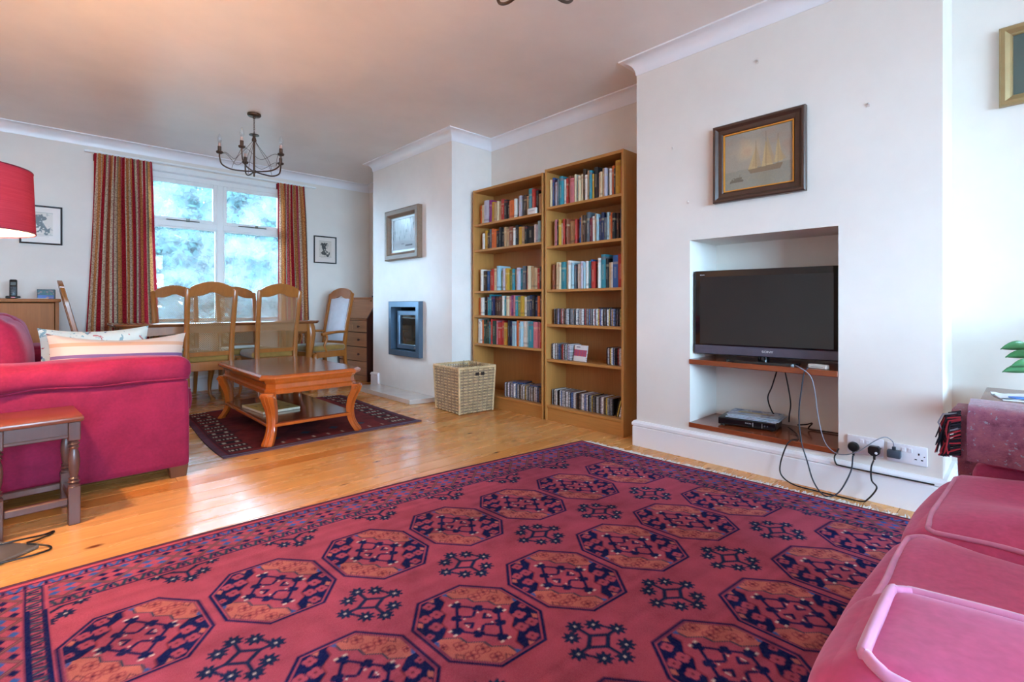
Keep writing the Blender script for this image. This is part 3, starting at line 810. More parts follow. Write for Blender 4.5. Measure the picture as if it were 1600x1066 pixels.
def shelf_books(codes, yc0, yc1, z, clear, where, group, hmin=0.175, hmax=0.215):
    """codes left to right (from +y to -y); capital S suffix digits: + taller, = wider, ~ leaning"""
    items = []; i = 0
    while i < len(codes):
        k = codes[i]; i += 1; tall = wide = lean = False
        while i < len(codes) and codes[i] in '+=~':
            tall |= codes[i] == '+'; wide |= codes[i] == '='; lean |= codes[i] == '~'; i += 1
        w = brng.uniform(0.75, 1.2) * (1.9 if wide else 1.0)
        h = brng.uniform(hmin, hmax) * (1.16 if tall else 1.0)
        items.append([k, w, min(h, clear - 0.012), wide, tall, lean])
    tot = sum(q[1] for q in items); span = yc1 - yc0 - 0.004
    y = yc1 - 0.002; seen = {}
    for n, (k, w, h, wide, tall, lean) in enumerate(items):
        th = w / tot * span; ln = math.radians(4.5) if lean else 0.0
        dep = min(0.19, max(0.125, h * brng.uniform(0.66, 0.76)))
        x = FX + brng.uniform(0.026, 0.05) + (0.0 if h > 0.19 else 0.012)
        th2 = th * 0.965
        o = link('book', COVERS[k][brng.randrange(3)], None, (x, y - th / 2, z + 0.0005), (0, 0, 0), (dep, th2, h))
        link('pages', PAGES, o)
        nm = PAL[k][0]; lk = PAL[items[n - 1][0]][0] if n else None; rk = PAL[items[n + 1][0]][0] if n < len(items) - 1 else None
        size = 'tall ' if tall else ('thick ' if wide else '')
        if lk and rk: nb = 'between %s and %s' % (lk, rk)
        else: nb = 'ending the row by %s' % (lk or rk)
        tag(o, '%s%s book %s on %s' % (size, nm, nb, where), 'book', group)
        y -= th
OAK1 = 'basket bookcase'; OAK2 = 'television-side bookcase'
il = (YL[0] + 0.02, YL[1] - 0.02); ir = (YR[0] + 0.02, YR[1] - 0.02)
SL = [2.0 - 0.01] + SH_L; SR = [2.008] + SH_R
def nthname(i): return ['top', 'second', 'third', 'fourth', 'fifth', 'bottom'][i]
rows = [
 (0, 0, 'ocl+=m+ytctrbdo=wdlsdtk+r+b+tt', 0.165, 0.195, 0.03, 0.0), (0, 1, 'wydsoobbbtth=wbytbb=wlad', 0.15, 0.185, 0.05, 0.0),
 (0, 2, 'wdBorca+GlyGktlksrctcrdd', 0.175, 0.205, 0.05, 0.0), (0, 3, 'owbukk+ndddwkcpmpkGywsnbnodd', 0.165, 0.185, 0.01, 0.0),
 (0, 4, 'w+wwoggg+kr+g=pr=ry=rbnaaowaw=ak=p=pru', 0.195, 0.225, 0.0, 0.0),
 (1, 0, 'c+B+nlsk+=wrhp=caccd+wtkyb+=wctlswody+=r', 0.19, 0.225, 0.0, 0.0), (1, 1, 'wpbywrdht=orbB+td+s+=uwcannsacobddn', 0.17, 0.215, 0.035, 0.0),
 (1, 2, 'hccck+=cwasnw=lawkB+r=bwk=+bcwB=+r=+', 0.18, 0.225, 0.02, 0.0)]
for side, i, codes, h0, h1, gl, gr in rows:
    inn = ir if side else il; sh = SR if side else SL
    clear = sh[i] - (0.022 if i else 0.022) - sh[i + 1]
    wh = '%s shelf of %s' % (nthname(i), OAK2 if side else OAK1)
    shelf_books(codes, inn[0] + gr, inn[1] - gl, sh[i + 1], clear, wh, 'books on the ' + wh, h0, h1)

# CD cases ------------------------------------------------------------------------------------
CDP = {'grey': (120, 120, 124), 'silver': (172, 172, 176), 'black': (34, 33, 37), 'white': (216, 216, 216), 'red': (150, 60, 58), 'blue': (70, 96, 140), 'brown': (96, 74, 62), 'lilac': (140, 130, 150), 'yellow': (186, 160, 80)}
def cd_mat(nm, rgb):
    m = NT('%s disc case' % nm); c = C(*rgb)
    nz = m.noise(m.coord('Object', (1, 1, 90), True), 1.4, 2)
    m.set(m.ramp(nz, [(0.35, var(c, 0.55)), (0.5, c), (0.7, var(c, 1.5))]), 0.18, 0, 0.6)
    return m.mat
def cd_mesh(mat):
    m = MB(); m.box(0.003, 0.139, -0.0044, 0.0044, 0.0, 0.125, 0.001); m.box(0.0, 0.02, -0.0050, 0.0050, 0.006, 0.119, 0.0008)
    return m.mesh('cd_case', mat)
CDM = {k: cd_mesh(cd_mat(k, v)) for k, v in CDP.items()}
CDW = ['grey'] * 5 + ['silver'] * 4 + ['black'] * 6 + ['white'] * 4 + ['red'] * 2 + ['blue'] * 2 + ['brown'] * 3 + ['lilac'] * 2 + ['yellow']
SEEN = set()
def cd_row(yA, yB, z, where, group, x=None, leanend=0, pitch=0.0104):
    """from +y (yB) to -y (yA)"""
    n = int((yB - yA) / pitch); ks = []
    for _ in range(n):
        for tr_ in range(60):
            c_ = brng.choice(CDW)
            if len(ks) < 2 or (where, ks[-2], ks[-1], c_) not in SEEN: break
        if len(ks) >= 2: SEEN.add((where, ks[-2], ks[-1], c_))
        ks.append(c_)
    for i in range(n):
        y = yB - (i + 0.5) * pitch
        ln = math.radians(14) if i >= n - leanend else 0.0
        o = link('cd_case', CDM[ks[i]], None, ((x or FX + 0.05) + brng.uniform(-0.004, 0.006), y - (0.019 if ln else 0), z + (0.0016 if ln else 0.0005)), (ln, 0, 0.0 if ln else brng.uniform(-0.006, 0.006)), (1, 0.96, brng.choice([1, 1, 1, 0.97])))
        lk = ks[i - 1] if i else None; rk = ks[i + 1] if i < n - 1 else None
        nb = 'between %s and %s ones' % (lk, rk) if lk and rk else 'ending the row by %s' % (lk or rk)
        tag(o, '%s%s disc case %s on %s' % ('leaning ' if ln else '', ks[i], nb, where), 'disc case', group)
W4 = 'fourth shelf of ' + OAK2; W5 = 'fifth shelf of ' + OAK2; W6 = 'bottom shelf of ' + OAK2; W7 = 'bottom shelf of ' + OAK1
cd_row(ir[0] + 0.004, ir[1] - 0.035, SH_R[3], W4, 'disc cases on the ' + W4)
cd_row(2.485, ir[1] - 0.01, SH_R[4], W5, 'first run of disc cases on the ' + W5)
cd_row(ir[0] + 0.004, 2.145, SH_R[4], W5, 'second run of disc cases on the ' + W5)
cd_row(2.045, ir[1] - 0.015, SH_R[5], W6, 'disc cases on the ' + W6, leanend=4)
cd_row(il[0] + 0.004, 3.25, SH_L[5], W7, 'disc cases on the ' + W7)
def flat_cd(loc, rz, label, k):
    o = link('cd_case', CDM[k], None, loc, (PI / 2, 0, rz)); tag(o, label, 'disc case')
flat_cd((FX + 0.06, 2.23, SH_R[3] + 0.1315), 0.1, 'black disc case lying flat on top of the fourth shelf row', 'black')
flat_cd((FX + 0.06, 3.16, SH_L[5] + 0.1315), 0.3, 'pale blue disc case lying flat on the discs behind the basket', 'blue')
flat_cd((FX + 0.07, 2.96, SH_L[5] + 0.1315), -0.2, 'blue disc case lying loose over the bottom row behind the basket', 'blue')
# face-out CD leaning against the run
xs = np.linspace(-0.5, 0.5, 61); ys = np.linspace(0, 1, 61); X, Y = np.meshgrid(xs, ys); img = np.zeros(X.shape + (3,)); img[:] = np.array(C(226, 224, 224)[:3])
band = (Y > 0.30) & (Y < 0.72)
over(img, C(150, 60, 120), band * 1.0); over(img, C(206, 70, 56), band * (np.sin(X * 26 + 4 * np.sin(Y * 22)) > 0.1) * 0.9); over(img, C(120, 110, 130), ((Y > 0.86) & (Y < 0.93) & (np.abs(X + 0.2) < 0.15)) * 1.0)
fc = thing('cd_case', 'white disc case facing outwards with a red and purple printed band', 'disc case', (FX + 0.055, 2.405, SH_R[4] + 0.002), 0)
fc.rotation_euler = (0, math.radians(10), math.radians(-8))
MB().box(0.001, 0.010, -0.071, 0.071, 0, 0.125, 0.001).build('jewel_case', CDM['white'].materials[0], fc)
M_PRINT = attr_mat('printed card', 0.35, 0.5)
link('cover_card', painted('cover_card', xs, ys, img, lambda X, Y: (X * 0 + 0.0006, -X * 0.138, 0.002 + Y * 0.12), M_PRINT), fc)
# small white box in front of the top row
t = thing('router_box', 'small white plastic box standing before books on the top shelf', 'box', (FX + 0.012, 2.87, SH_L[0] + 0.0005))
MB().box(-0.006, 0.016, -0.05, 0.05, 0, 0.052, 0.006, seg=2).build('casing', plain('white plastic', C(228, 226, 222), 0.4, nscale=8, amt=0.03), t, 40)
MB().box(-0.0066, -0.0058, -0.03, 0.03, 0.026, 0.030).build('light_strip', plain('pale grey plastic', C(150, 152, 156), 0.5), t)

# ------------------------------------------------------------------ wood stains
M_PINE = wood('orange stained pine', C(190, 106, 42), 'x', 0.28, 0.22)
M_CT = wood('glossy orange brown hardwood', C(182, 88, 30), 'z', 0.22, 0.22, 0.7, 0.5)
M_CTTOP = wood('dark polished burr top', C(112, 54, 34), 'x', 0.14, 0.5, 0.35, 0.6)
M_DIN = wood('honey brown dining wood', C(164, 98, 40), 'z', 0.3, 0.2, 0.8, 0.2)
M_DTOP = wood('polished table top', C(124, 72, 42), 'x', 0.12, 0.25, 0.5, 0.5)
M_STOOL = wood('dark aged oak', C(92, 58, 50), 'z', 0.36, 0.3, 0.8, 0.15)
M_STOOLT = wood('reddish oak top', C(120, 62, 42), 'x', 0.28, 0.25, 0.6, 0.3)
M_BUR = wood('brown oak bureau', C(196, 140, 100), 'y', 0.4, 0.25, 0.8)
M_CAB = wood('golden veneer cabinet', C(170, 106, 54), 'z', 0.6, 0.16, 0.8)
M_REDW = wood('red brown stained shelf', C(140, 66, 34), 'y', 0.25, 0.3, 0.8, 0.4)
M_BRASS = plain('dark brass', C(120, 92, 52), 0.35, 0.9)

def cabriole(m, x, y, sx, sy, z1, R=0.04, foot=0.03, out=0.05):
    """leg curving outwards at knee and again at the foot; (sx, sy) = outward direction"""
    L = math.hypot(sx, sy); ux, uy = sx / L, sy / L
    prof = [(0.0, 0.55, foot), (0.03, 0.65, foot * 0.95), (0.10, 0.18, foot * 0.62), (0.24, -0.14, foot * 0.6), (0.45, -0.05, foot * 0.78), (0.68, 0.30, R * 0.86), (0.84, 0.44, R), (0.94, 0.30, R * 1.02), (1.0, 0.12, R * 0.95)]
    rings = []
    for z, o, r in prof:
        c = (x + ux * o * out, y + uy * o * out, z * z1)
        rings.append([(c[0] + r * math.cos(a), c[1] + r * math.sin(a), c[2]) for a in [2 * PI * k / 10 for k in range(10)]])
    rings2 = []
    for i in range(len(rings) - 1):
        for q in range(3):
            t = q / 3; t = t * t * (3 - 2 * t) * 0.5 + t * 0.5
            rings2.append([tuple(a[k] * (1 - t) + b[k] * t for k in range(3)) for a, b in zip(rings[i], rings[i + 1])])
    rings2.append(rings[-1])
    m.loft(rings2)
    return m

# ------------------------------------------------------------------ coffee table
ct = thing('coffee_table', 'low orange brown coffee table with chamfered corners and curved scroll legs', 'table', (1.37, 3.985, 0.0105), 0)
TX, TY, TZ = 0.352, 0.60, 0.46
def oct_poly(hx, hy, c):
    return [(hx, hy - c), (hx - c, hy), (-hx + c, hy), (-hx, hy - c), (-hx, -hy + c), (-hx + c, -hy), (hx - c, -hy), (hx, -hy + c)]
def oct_stack(prof, hx, hy, c, mat, name, parent):
    m = MB(); m.loft([[(x, y, z) for x, y in oct_poly(hx + d, hy + d, c + d * 0.4)] for d, z in prof]); return m.build(name, mat, parent)
oct_stack([(-0.02, TZ - 0.036), (-0.004, TZ - 0.033), (0.0, TZ - 0.022), (-0.003, TZ - 0.012), (-0.014, TZ - 0.004), (-0.016, TZ - 0.002)], TX, TY, 0.072, M_CT, 'top_edge', ct)
oct_stack([(-0.04, TZ - 0.012), (-0.018, TZ - 0.0025), (-0.02, TZ)], TX, TY, 0.072, M_CTTOP, 'table_top', ct)
oct_stack([(-0.05, TZ - 0.13), (-0.034, TZ - 0.128), (-0.034, TZ - 0.104), (-0.044, TZ - 0.094), (-0.046, TZ - 0.066), (-0.036, TZ - 0.05), (-0.034, TZ - 0.034)], TX, TY, 0.064, M_CT, 'apron', ct)
for sx in (-1, 1):
    for sy in (-1, 1):
        ux, uy = sx * 0.7071, sy * 0.7071
        m = MB(); px_, py_ = sx * (TX - 0.085), sy * (TY - 0.085)
        path = [(0.0, 0.066), (0.012, 0.062), (0.05, 0.034), (0.10, 0.012), (0.17, 0.006), (0.24, 0.022), (0.29, 0.046), (0.325, 0.056), (0.345, 0.05)]
        rings = []
        for i, (z, o) in enumerate(path):
            hw = [0.034, 0.036, 0.033, 0.030, 0.031, 0.037, 0.042, 0.043, 0.041][i]
            hd = [0.018, 0.02, 0.02, 0.021, 0.023, 0.027, 0.03, 0.032, 0.03][i]
            rings.append(rect_ring((px_ + ux * o, py_ + uy * o, z), (-uy, ux, 0), (ux, uy, 0), hw, hd, 0.3))
        rr_ = []
        P_ = [[Vector(p) for p in r] for r in rings]
        for k in range(8):
            col_ = crom([r[k] for r in P_], 4); rr_.append(col_)
        m.loft([[tuple(rr_[k][i]) for k in range(8)] for i in range(len(rr_[0]))])
        lg = m.build('leg', M_CT, ct, 45)
        # carved scroll at the knee and raised ribs
        m = MB()
        for s in (-1, 1):
            c = Vector((px_ + ux * 0.062, py_ + uy * 0.062, 0.318)) + Vector((-uy, ux, 0)) * s * 0.034
            d = Vector((-uy, ux, 0)) * s
            spiral = [c + d * (0.006 + 0.0006 * q) + (Vector((ux, uy, 0)) * math.cos(q * 0.55) + Vector((0, 0, 1)) * math.sin(q * 0.55)) * (0.021 - 0.0011 * q) for q in range(17)]
            m.tube(spiral, 0.0048, 5)
        m.build('scroll', M_CT, lg, 60)
        m = MB()
        for s in (-1, 1):
            line = [Vector((px_ + ux * o, py_ + uy * o, z)) + Vector((ux, uy, 0)) * [0.018, 0.02, 0.02, 0.021, 0.023, 0.027, 0.03, 0.032, 0.03][i] + Vector((-uy, ux, 0)) * s * 0.012 for i, (z, o) in enumerate(path)][:-1]
            m.tube(crom(line, 4), 0.005, 5)
        m.build('leg_ribs', M_CT, lg, 60)
oct_stack([(-0.062, 0.112), (-0.054, 0.116), (-0.052, 0.126), (-0.056, 0.134), (-0.066, 0.138)], TX, TY, 0.06, M_CTTOP, 'lower_shelf', ct)
oct_stack([(-0.051, 0.113), (-0.046, 0.117), (-0.046, 0.129), (-0.05, 0.133)], TX, TY, 0.06, M_CT, 'shelf_edge', ct)
# magazine on the lower shelf
def art_panel(name, w, h, res, fn, posf, mat, parent):
    xs = np.linspace(0, 1, max(3, int(w / res))); ys = np.linspace(0, 1, max(3, int(h / res))); X, Y = np.meshgrid(xs, ys)
    img = np.zeros(X.shape + (3,)); fn(X, Y, img)
    return link(name, painted(name, xs, ys, img, posf, mat), parent)
mg = thing('magazine', 'gold and olive picture magazine on the coffee table shelf', 'magazine', (1.25, 3.97, 0.1495), 0.1)
MB().box(-0.135, 0.135, -0.19, 0.19, 0, 0.018, 0.002).build('pages', M_PAGE, mg)
def f_mag(X, Y, img):
    img[:] = np.array(C(190, 166, 92)[:3]); r = np.random.default_rng(4)
    n = cell_noise(X.shape, 6, r, 1.0); over(img, C(96, 84, 50), (n > 0.35) * (np.abs(X - 0.5) < 0.36) * (np.abs(Y - 0.5) < 0.3) * 0.9); over(img, C(226, 212, 168), (n < -0.45) * 0.7)
    over(img, C(232, 222, 196), ((Y > 0.86) & (Y < 0.94) & (X > 0.1) & (X < 0.7)) * 1.0)
art_panel('front_cover', 0.27, 0.38, 0.008, f_mag, lambda X, Y: (-0.136 + X * 0.272, -0.191 + Y * 0.382, X * 0 + 0.0186), M_PRINT, mg)

# ------------------------------------------------------------------ dining table and chairs
DX0, DX1, DY0, DY1, DZ = 0.42, 2.16, 5.20, 5.96, 0.768
dt = thing('dining_table', 'long dining table with moulded edge, shaped apron and cabriole legs', 'table', ((DX0 + DX1) / 2, (DY0 + DY1) / 2, 0))
hx, hy = (DX1 - DX0) / 2, (DY1 - DY0) / 2
def round_poly(hx, hy, r, bow=0.02, k=5):
    out = []
    for cx, cy, a0 in ((hx - r, hy - r, 0), (-hx + r, hy - r, PI / 2), (-hx + r, -hy + r, PI), (hx - r, -hy + r, 1.5 * PI)):
        for q in range(k + 1):
            a = a0 + PI / 2 * q / k; out.append((cx + r * math.cos(a), cy + r * math.sin(a)))
    return out
m = MB(); m.loft([[(x, y, z) for x, y in round_poly(hx + d, hy + d, 0.12 + d)] for d, z in ((-0.03, DZ - 0.032), (-0.012, DZ - 0.03), (-0.004, DZ - 0.018), (0.0, DZ - 0.012), (-0.003, DZ - 0.003), (-0.01, DZ))])
m.build('table_top', M_DTOP, dt, 40)
def shaped_apron(L, z0, z1, dip):
    n = 28; top = [(-L + 2 * L * i / n, z1) for i in range(n + 1)]
    bot = [(-L + 2 * L * i / n, z0 - dip * (0.5 * math.cos(2 * PI * i / n * 2) + 0.5 * math.cos(2 * PI * i / n))) for i in range(n + 1)]
    return bot + top[::-1]
for s in (-1, 1):
    m = MB(); m.prism(shaped_apron(hx - 0.12, 0.668, DZ - 0.03, 0.014), s * (hy - 0.075) - 0.011, s * (hy - 0.075) + 0.011, 'xz'); m.build('apron', M_DIN, dt)
    m = MB(); m.prism(shaped_apron(hy - 0.10, 0.668, DZ - 0.03, 0.012), s * (hx - 0.10) - 0.011, s * (hx - 0.10) + 0.011, 'yz'); m.build('apron', M_DIN, dt)
    for s2 in (-1, 1):
        m = MB(); cabriole(m, s * (hx - 0.115), s2 * (hy - 0.10), s, s2, 0.742, 0.05, 0.038, 0.06); m.build('leg', M_DIN, dt, 50)

M_VELVET = plain('gold velvet', C(150, 112, 48), 0.85, nscale=30, amt=0.15, sheen=0.4)
M_CANE = plain('woven cane', C(156, 110, 58), 0.6, nscale=60, amt=0.15)
M_PADW = plain('highlight-toned upholstery', C(214, 220, 232), 0.4, nscale=18, amt=0.08, sheen=0.2)  # bluish-white highlight on the chair back is put into this pale colour
def lean(z):
    return -0.225 - max(0.0, z - 0.46) * 0.10 - max(0.0, z - 0.62) * 0.12
def crest_top(x):
    u = abs(x) / 0.185
    return 1.082 + 0.050 * math.cos(min(1, u) * PI * 0.5) ** 1.2 - 0.016 * max(0, u - 0.72) / 0.28 * 1.0 + 0.004
def crest_bot(x):
    u = min(1.0, abs(x) / 0.165)
    return 0.992 + 0.040 * math.cos(u * PI * 0.5) + 0.010 * math.cos(u * PI * 2)
def slab(outline, thick, mat, name, parent, yoff=0.0):
    """outline in (x, z), bent to the back's lean"""
    m = MB(); m.loft([[(x, lean(z) + yoff - thick / 2, z) for x, z in outline], [(x, lean(z) + yoff + thick / 2, z) for x, z in outline]]); return m.build(name, mat, parent)
def cane_mesh(x1, z0, topf, sp=0.0175, w=0.0046):
    m = MB()
    zs = topf(0)
    def clip(x, z): return abs(x) <= x1 and z0 <= z <= topf(x)
    for d in (-1, 1):
        c = -2.0
        while c < 2.4:
            pts = []
            for k in range(260):
                x = -x1 + 2 * x1 * k / 259; z = c + d * x * 1.0
                if clip(x, z): pts.append((x, z))
            if len(pts) > 2:
                (xa, za), (xb, zb) = pts[0], pts[-1]
                n = max(1, int(abs(zb - za) / 0.12)); P = [(xa + (xb - xa) * q / n, za + (zb - za) * q / n) for q in range(n + 1)]
                rings = []
                for x, z in P:
                    y = lean(z) + d * 0.0008
                    rings.append([(x - w * 0.5 * d * 0.7, y - 0.0012, z + w * 0.35), (x + w * 0.5 * d * 0.7, y - 0.0012, z - w * 0.35), (x + w * 0.5 * d * 0.7, y + 0.0012, z - w * 0.35), (x - w * 0.5 * d * 0.7, y + 0.0012, z + w * 0.35)])
                m.loft(rings, False)
            c += sp
    return m.mesh('cane_panel', M_CANE)
def make_chair(label, arms=False, pad=False):
    t = thing('dining_armchair' if arms else 'dining_chair', label, 'chair')
    for s in (-1, 1):
        P = [(s * 0.168, -0.285, 0.0, 0.014, 0.016), (s * 0.170, -0.255, 0.16, 0.017, 0.018), (s * 0.173, -0.228, 0.36, 0.021, 0.020), (s * 0.174, lean(0.46), 0.46, 0.021, 0.019), (s * 0.177, lean(0.7), 0.7, 0.020, 0.017), (s * 0.182, lean(0.92), 0.92, 0.020, 0.016), (s * 0.184, lean(1.06), 1.06, 0.019, 0.015), (s * 0.184, lean(1.075), 1.072, 0.012, 0.010)]
        m = MB(); m.loft([rect_ring((x, y, z), (1, 0, 0), (0, 1, 0), a, b, 0.3) for x, y, z, a, b in P]); m.build('rear_leg', M_DIN, t, 45)
        m = MB(); cabriole(m, s * 0.205, 0.20, s, 1, 0.40, 0.032, 0.024, 0.045); m.build('front_leg', M_DIN, t, 50)
        m = MB(); m.prism([(-0.215, 0.345), (0.19, 0.352), (0.19, 0.415), (-0.215, 0.415)], s * 0.192 - 0.010, s * 0.192 + 0.010, 'yz'); m.build('side_rail', M_DIN, t)
    n = 26; xs_ = [-0.166 + 0.332 * i / n for i in range(n + 1)]
    slab([(x, crest_bot(x)) for x in xs_] + [(x, crest_top(x)) for x in reversed(xs_)], 0.030, M_DIN, 'crest_rail', t)
    slab([(-0.156, 0.475), (0.156, 0.475), (0.156, 0.512), (-0.156, 0.512)], 0.024, M_DIN, 'lower_back_rail', t)
    MB().box(-0.156, 0.156, -0.242, -0.214, 0.345, 0.425, 0.003).build('rear_rail', M_DIN, t)
    m = MB(); m.prism(shaped_apron(0.185, 0.352, 0.415, 0.012), 0.192, 0.214, 'xz'); m.build('front_rail', M_DIN, t)
    if pad:
        m = MB(); n2 = 12
        rings = []
        zs_ = [0.514 + (0.50) * k / 12 for k in range(13)]
        vs = []; fs = []
        for side in (0, 1):
            o = len(vs)
            for k, z in enumerate(zs_):
                for i in range(n2 + 1):
                    u = -1 + 2 * i / n2; zt = min(z, crest_bot(0.154 * u)); v = -1 + 2 * k / 12
                    b = max(0.0, (1 - u ** 4) * (1 - v ** 4)) ** 0.5
                    vs.append((0.154 * u, lean(zt) + (0.006 + 0.018 * b if side else -0.004 - 0.010 * b), zt))
            for k in range(12):
                for i in range(n2):
                    a = o + k * (n2 + 1) + i; fs.append((a, a + 1, a + n2 + 2, a + n2 + 1))
        m.add(vs, fs); m.build('back_pad', M_PADW, t, 60)
    else:
        link('cane_panel', CANE, t)['kind'] = 'stuff'
    sb = soft_box(0.212, 0.212, 0.034, 0.028, (0, 0, 0.016), 8); o = sb.build('seat', M_VELVET, t, 60, (0, -0.005, 0.450))
    if arms:
        for s in (-1, 1):
            m = MB(); path = crom([(s * 0.186, lean(0.64) + 0.01, 0.622), (s * 0.205, -0.10, 0.626), (s * 0.213, 0.06, 0.616), (s * 0.210, 0.12, 0.606)], 5)
            m.tube(path, [0.013 + 0.006 * i / len(path) for i in range(len(path))], 8); ar = m.build('armrest', M_DIN, t, 60)
            m = MB(); m.tube(crom([(s * 0.203, 0.05, 0.41), (s * 0.208, 0.085, 0.48), (s * 0.212, 0.055, 0.56), (s * 0.212, 0.07, 0.608)], 5), 0.014, 8); m.build('arm_support', M_DIN, t, 60)
    return t
CANE = cane_mesh(0.160, 0.505, crest_bot)
def place(o, x, y, rz):
    o.location = (x, y, 0.0005); o.rotation_euler = (0, 0, rz); return o
ch = make_chair('cane-backed dining chair tucked under the table end by the sofa pillows'); GRP = 'cane-backed dining chairs'; ch['group'] = GRP
place(ch, 1.076, 5.295, 0.0)
for lab, x, y, rz in (('cane-backed dining chair with its back to the coffee table corner', 1.645, 5.295, 0.0), ('cane-backed dining chair under the window beside the curtain nearest the cabinet', 0.985, 5.772, PI), ('cane-backed dining chair under the window mullion', 1.555, 5.772, PI)):
    c = copy_tree(ch); c['label'] = lab; place(c, x, y, rz)
ac = make_chair('armchair-style dining chair with highlight-toned padded back beside the bureau', True, True); place(ac, 2.27, 5.60, PI / 2 + 0.30); ac['group'] = 'dining chairs with arms'
ac2 = copy_tree(ac); ac2['label'] = 'armchair-style dining chair at the table end by the veneer cabinet'; place(ac2, 0.45, 5.58, -PI / 2)

# ------------------------------------------------------------------ bureau
bu = thing('writing_bureau', 'brown oak bureau with sloping fall front and four rows of drawers', 'bureau', (2.80, 5.84, 0.0), 0.0)
bu.rotation_euler = (0, 0, math.radians(7))
W, D = 0.31, 0.34
m = MB(); side = [(0, 0.0), (D, 0.0), (D, 1.02), (0.17, 1.02), (0, 0.765)]
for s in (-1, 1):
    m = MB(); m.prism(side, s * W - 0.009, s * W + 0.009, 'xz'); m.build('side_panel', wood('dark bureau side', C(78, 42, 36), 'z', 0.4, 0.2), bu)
MB().box(0.16, D, -W, W, 1.012, 1.03, 0.003).build('top_board', M_BUR, bu)
MB().box(D - 0.012, D, -W + 0.009, W - 0.009, 0.0, 1.01).build('back_panel', M_BUR, bu)
m = MB(); m.loft([[(0.004, y, 0.768), (0.168, y, 1.012), (0.184, y, 1.002), (0.02, y, 0.758)] for y in (-W + 0.011, W - 0.011)]); ff = m.build('fall_front', M_BUR, bu)
for y in (-0.2, 0.2):
    MB().box(0.128, 0.136, y - 0.012, y + 0.012, 0.978, 0.99).build('lock_plate', M_BRASS, ff)
MB().box(0.002, 0.03, -W + 0.01, W - 0.01, 0.742, 0.757, 0.002).build('writing_ledge', M_BUR, bu)
MB().box(0.02, 0.32, -W + 0.01, W - 0.01, 0.0, 0.06).build('plinth', M_BUR, bu)
MB().box(0.022, 0.32, -W + 0.01, W - 0.01, 0.062, 0.74).build('carcass', wood('bureau inner wood', C(104, 68, 46), 'y', 0.5, 0.2), bu)
for z0, z1, ys2 in ((0.60, 0.735, ((-W + 0.014, -0.006), (0.006, W - 0.014))), (0.42, 0.59, ((-W + 0.014, W - 0.014),)), (0.245, 0.41, ((-W + 0.014, W - 0.014),)), (0.07, 0.235, ((-W + 0.014, W - 0.014),))):
    for a, b in ys2:
        d = MB().box(0.0, 0.0215, a, b, z0, z1, 0.004).build('drawer', M_BUR, bu)
        ks = [(a + b) / 2] if b - a < 0.4 else [a + 0.14, b - 0.14]
        for y in ks:
            m = MB(); m.lathe([(0.006, 0.0), (0.007, -0.012), (0.015, -0.02), (0.014, -0.027), (0.004, -0.03)], 12, (0, y, (z0 + z1) / 2), 'x'); m.build('knob', M_STOOL, d, 50)
# ornament on the bureau
o_ = thing('dark_ornament', 'small dark sculpted ornament on top of the bureau', 'ornament', (3.02, 5.66, 1.0305))
MB().box(-0.03, 0.03, -0.045, 0.045, 0, 0.018, 0.003).build('base', M_BLACK, o_)
m = MB(); m.tube([(0, -0.04, 0.045), (0, -0.01, 0.05), (0, 0.03, 0.055), (0, 0.045, 0.075)], [0.012, 0.022, 0.02, 0.008], 10); m.tube([(0, -0.03, 0.05), (0, -0.042, 0.078)], [0.012, 0.013], 8)
for y in (-0.025, 0.025): m.tube([(0, y, 0.015), (0, y, 0.05)], 0.008, 6)
m.build('figure', plain('blue black bronze', C(40, 48, 58), 0.35, 0.5), o_, 60)

# ------------------------------------------------------------------ cabinet by the window wall
cb = thing('veneer_cabinet', 'golden veneered cabinet against the window wall holding a telephone', 'cabinet', (-0.305, 5.98, 0.0))
MB().box(-0.415, 0.415, -0.215, 0.215, 0.955, 0.985, 0.008, seg=2).build('top_board', M_CAB, cb, 40)
for s in (-1, 1):
    MB().box(s * 0.39 - 0.012, s * 0.39 + 0.012, -0.20, 0.205, 0.0, 0.955).build('side_panel', M_CAB, cb)
MB().box(-0.378, 0.378, 0.19, 0.205, 0.06, 0.955).build('back_panel', M_CAB, cb)
MB().box(-0.378, 0.378, -0.17, 0.19, 0.06, 0.078).build('bottom_board', M_CAB, cb)
for s in (-1, 1):
    d = MB().box(min(s * 0.003, s * 0.374), max(s * 0.003, s * 0.374), -0.197, -0.178, 0.085, 0.948, 0.003).build('door', M_CAB, cb)
    MB().lathe([(0.006, 0), (0.006, -0.01), (0.013, -0.018), (0.011, -0.026), (0.003, -0.028)], 12, (s * 0.04, -0.197, 0.55), 'y').build('knob', M_BRASS, d, 50)
MB().box(-0.378, 0.378, -0.17, -0.15, 0.0, 0.06).build('plinth', M_CAB, cb)
ph = thing('cordless_phone', 'black cordless telephone standing upright in its charging base', 'telephone', (-0.185, 5.90, 0.9855))
MB().box(-0.045, 0.045, -0.05, 0.05, 0, 0.022, 0.008, seg=2).build('charging_base', M_BLACK, ph, 40)
m = MB().box(-0.024, 0.024, -0.012, 0.014, 0.0, 0.145, 0.009, seg=2); hs = m.build('handset', M_BLACK, ph, 40, (0, 0.005, 0.018), (-0.16, 0, 0))
MB().box(-0.016, 0.016, -0.0135, -0.011, 0.095, 0.122).build('display', plain('grey display', C(92, 100, 100), 0.3), hs)
m = MB()
for i in range(3):
    for j in range(4): m.box(-0.016 + i * 0.0115, -0.007 + i * 0.0115, -0.0138, -0.011, 0.03 + j * 0.014, 0.039 + j * 0.014)
m.build('keypad', plain('grey keys', C(70, 72, 76), 0.5), hs)
MB().box(-0.012, 0.012, -0.052, -0.048, 0.006, 0.014).build('indicator_light', plain('red indicator', C(210, 40, 50), 0.3), ph)
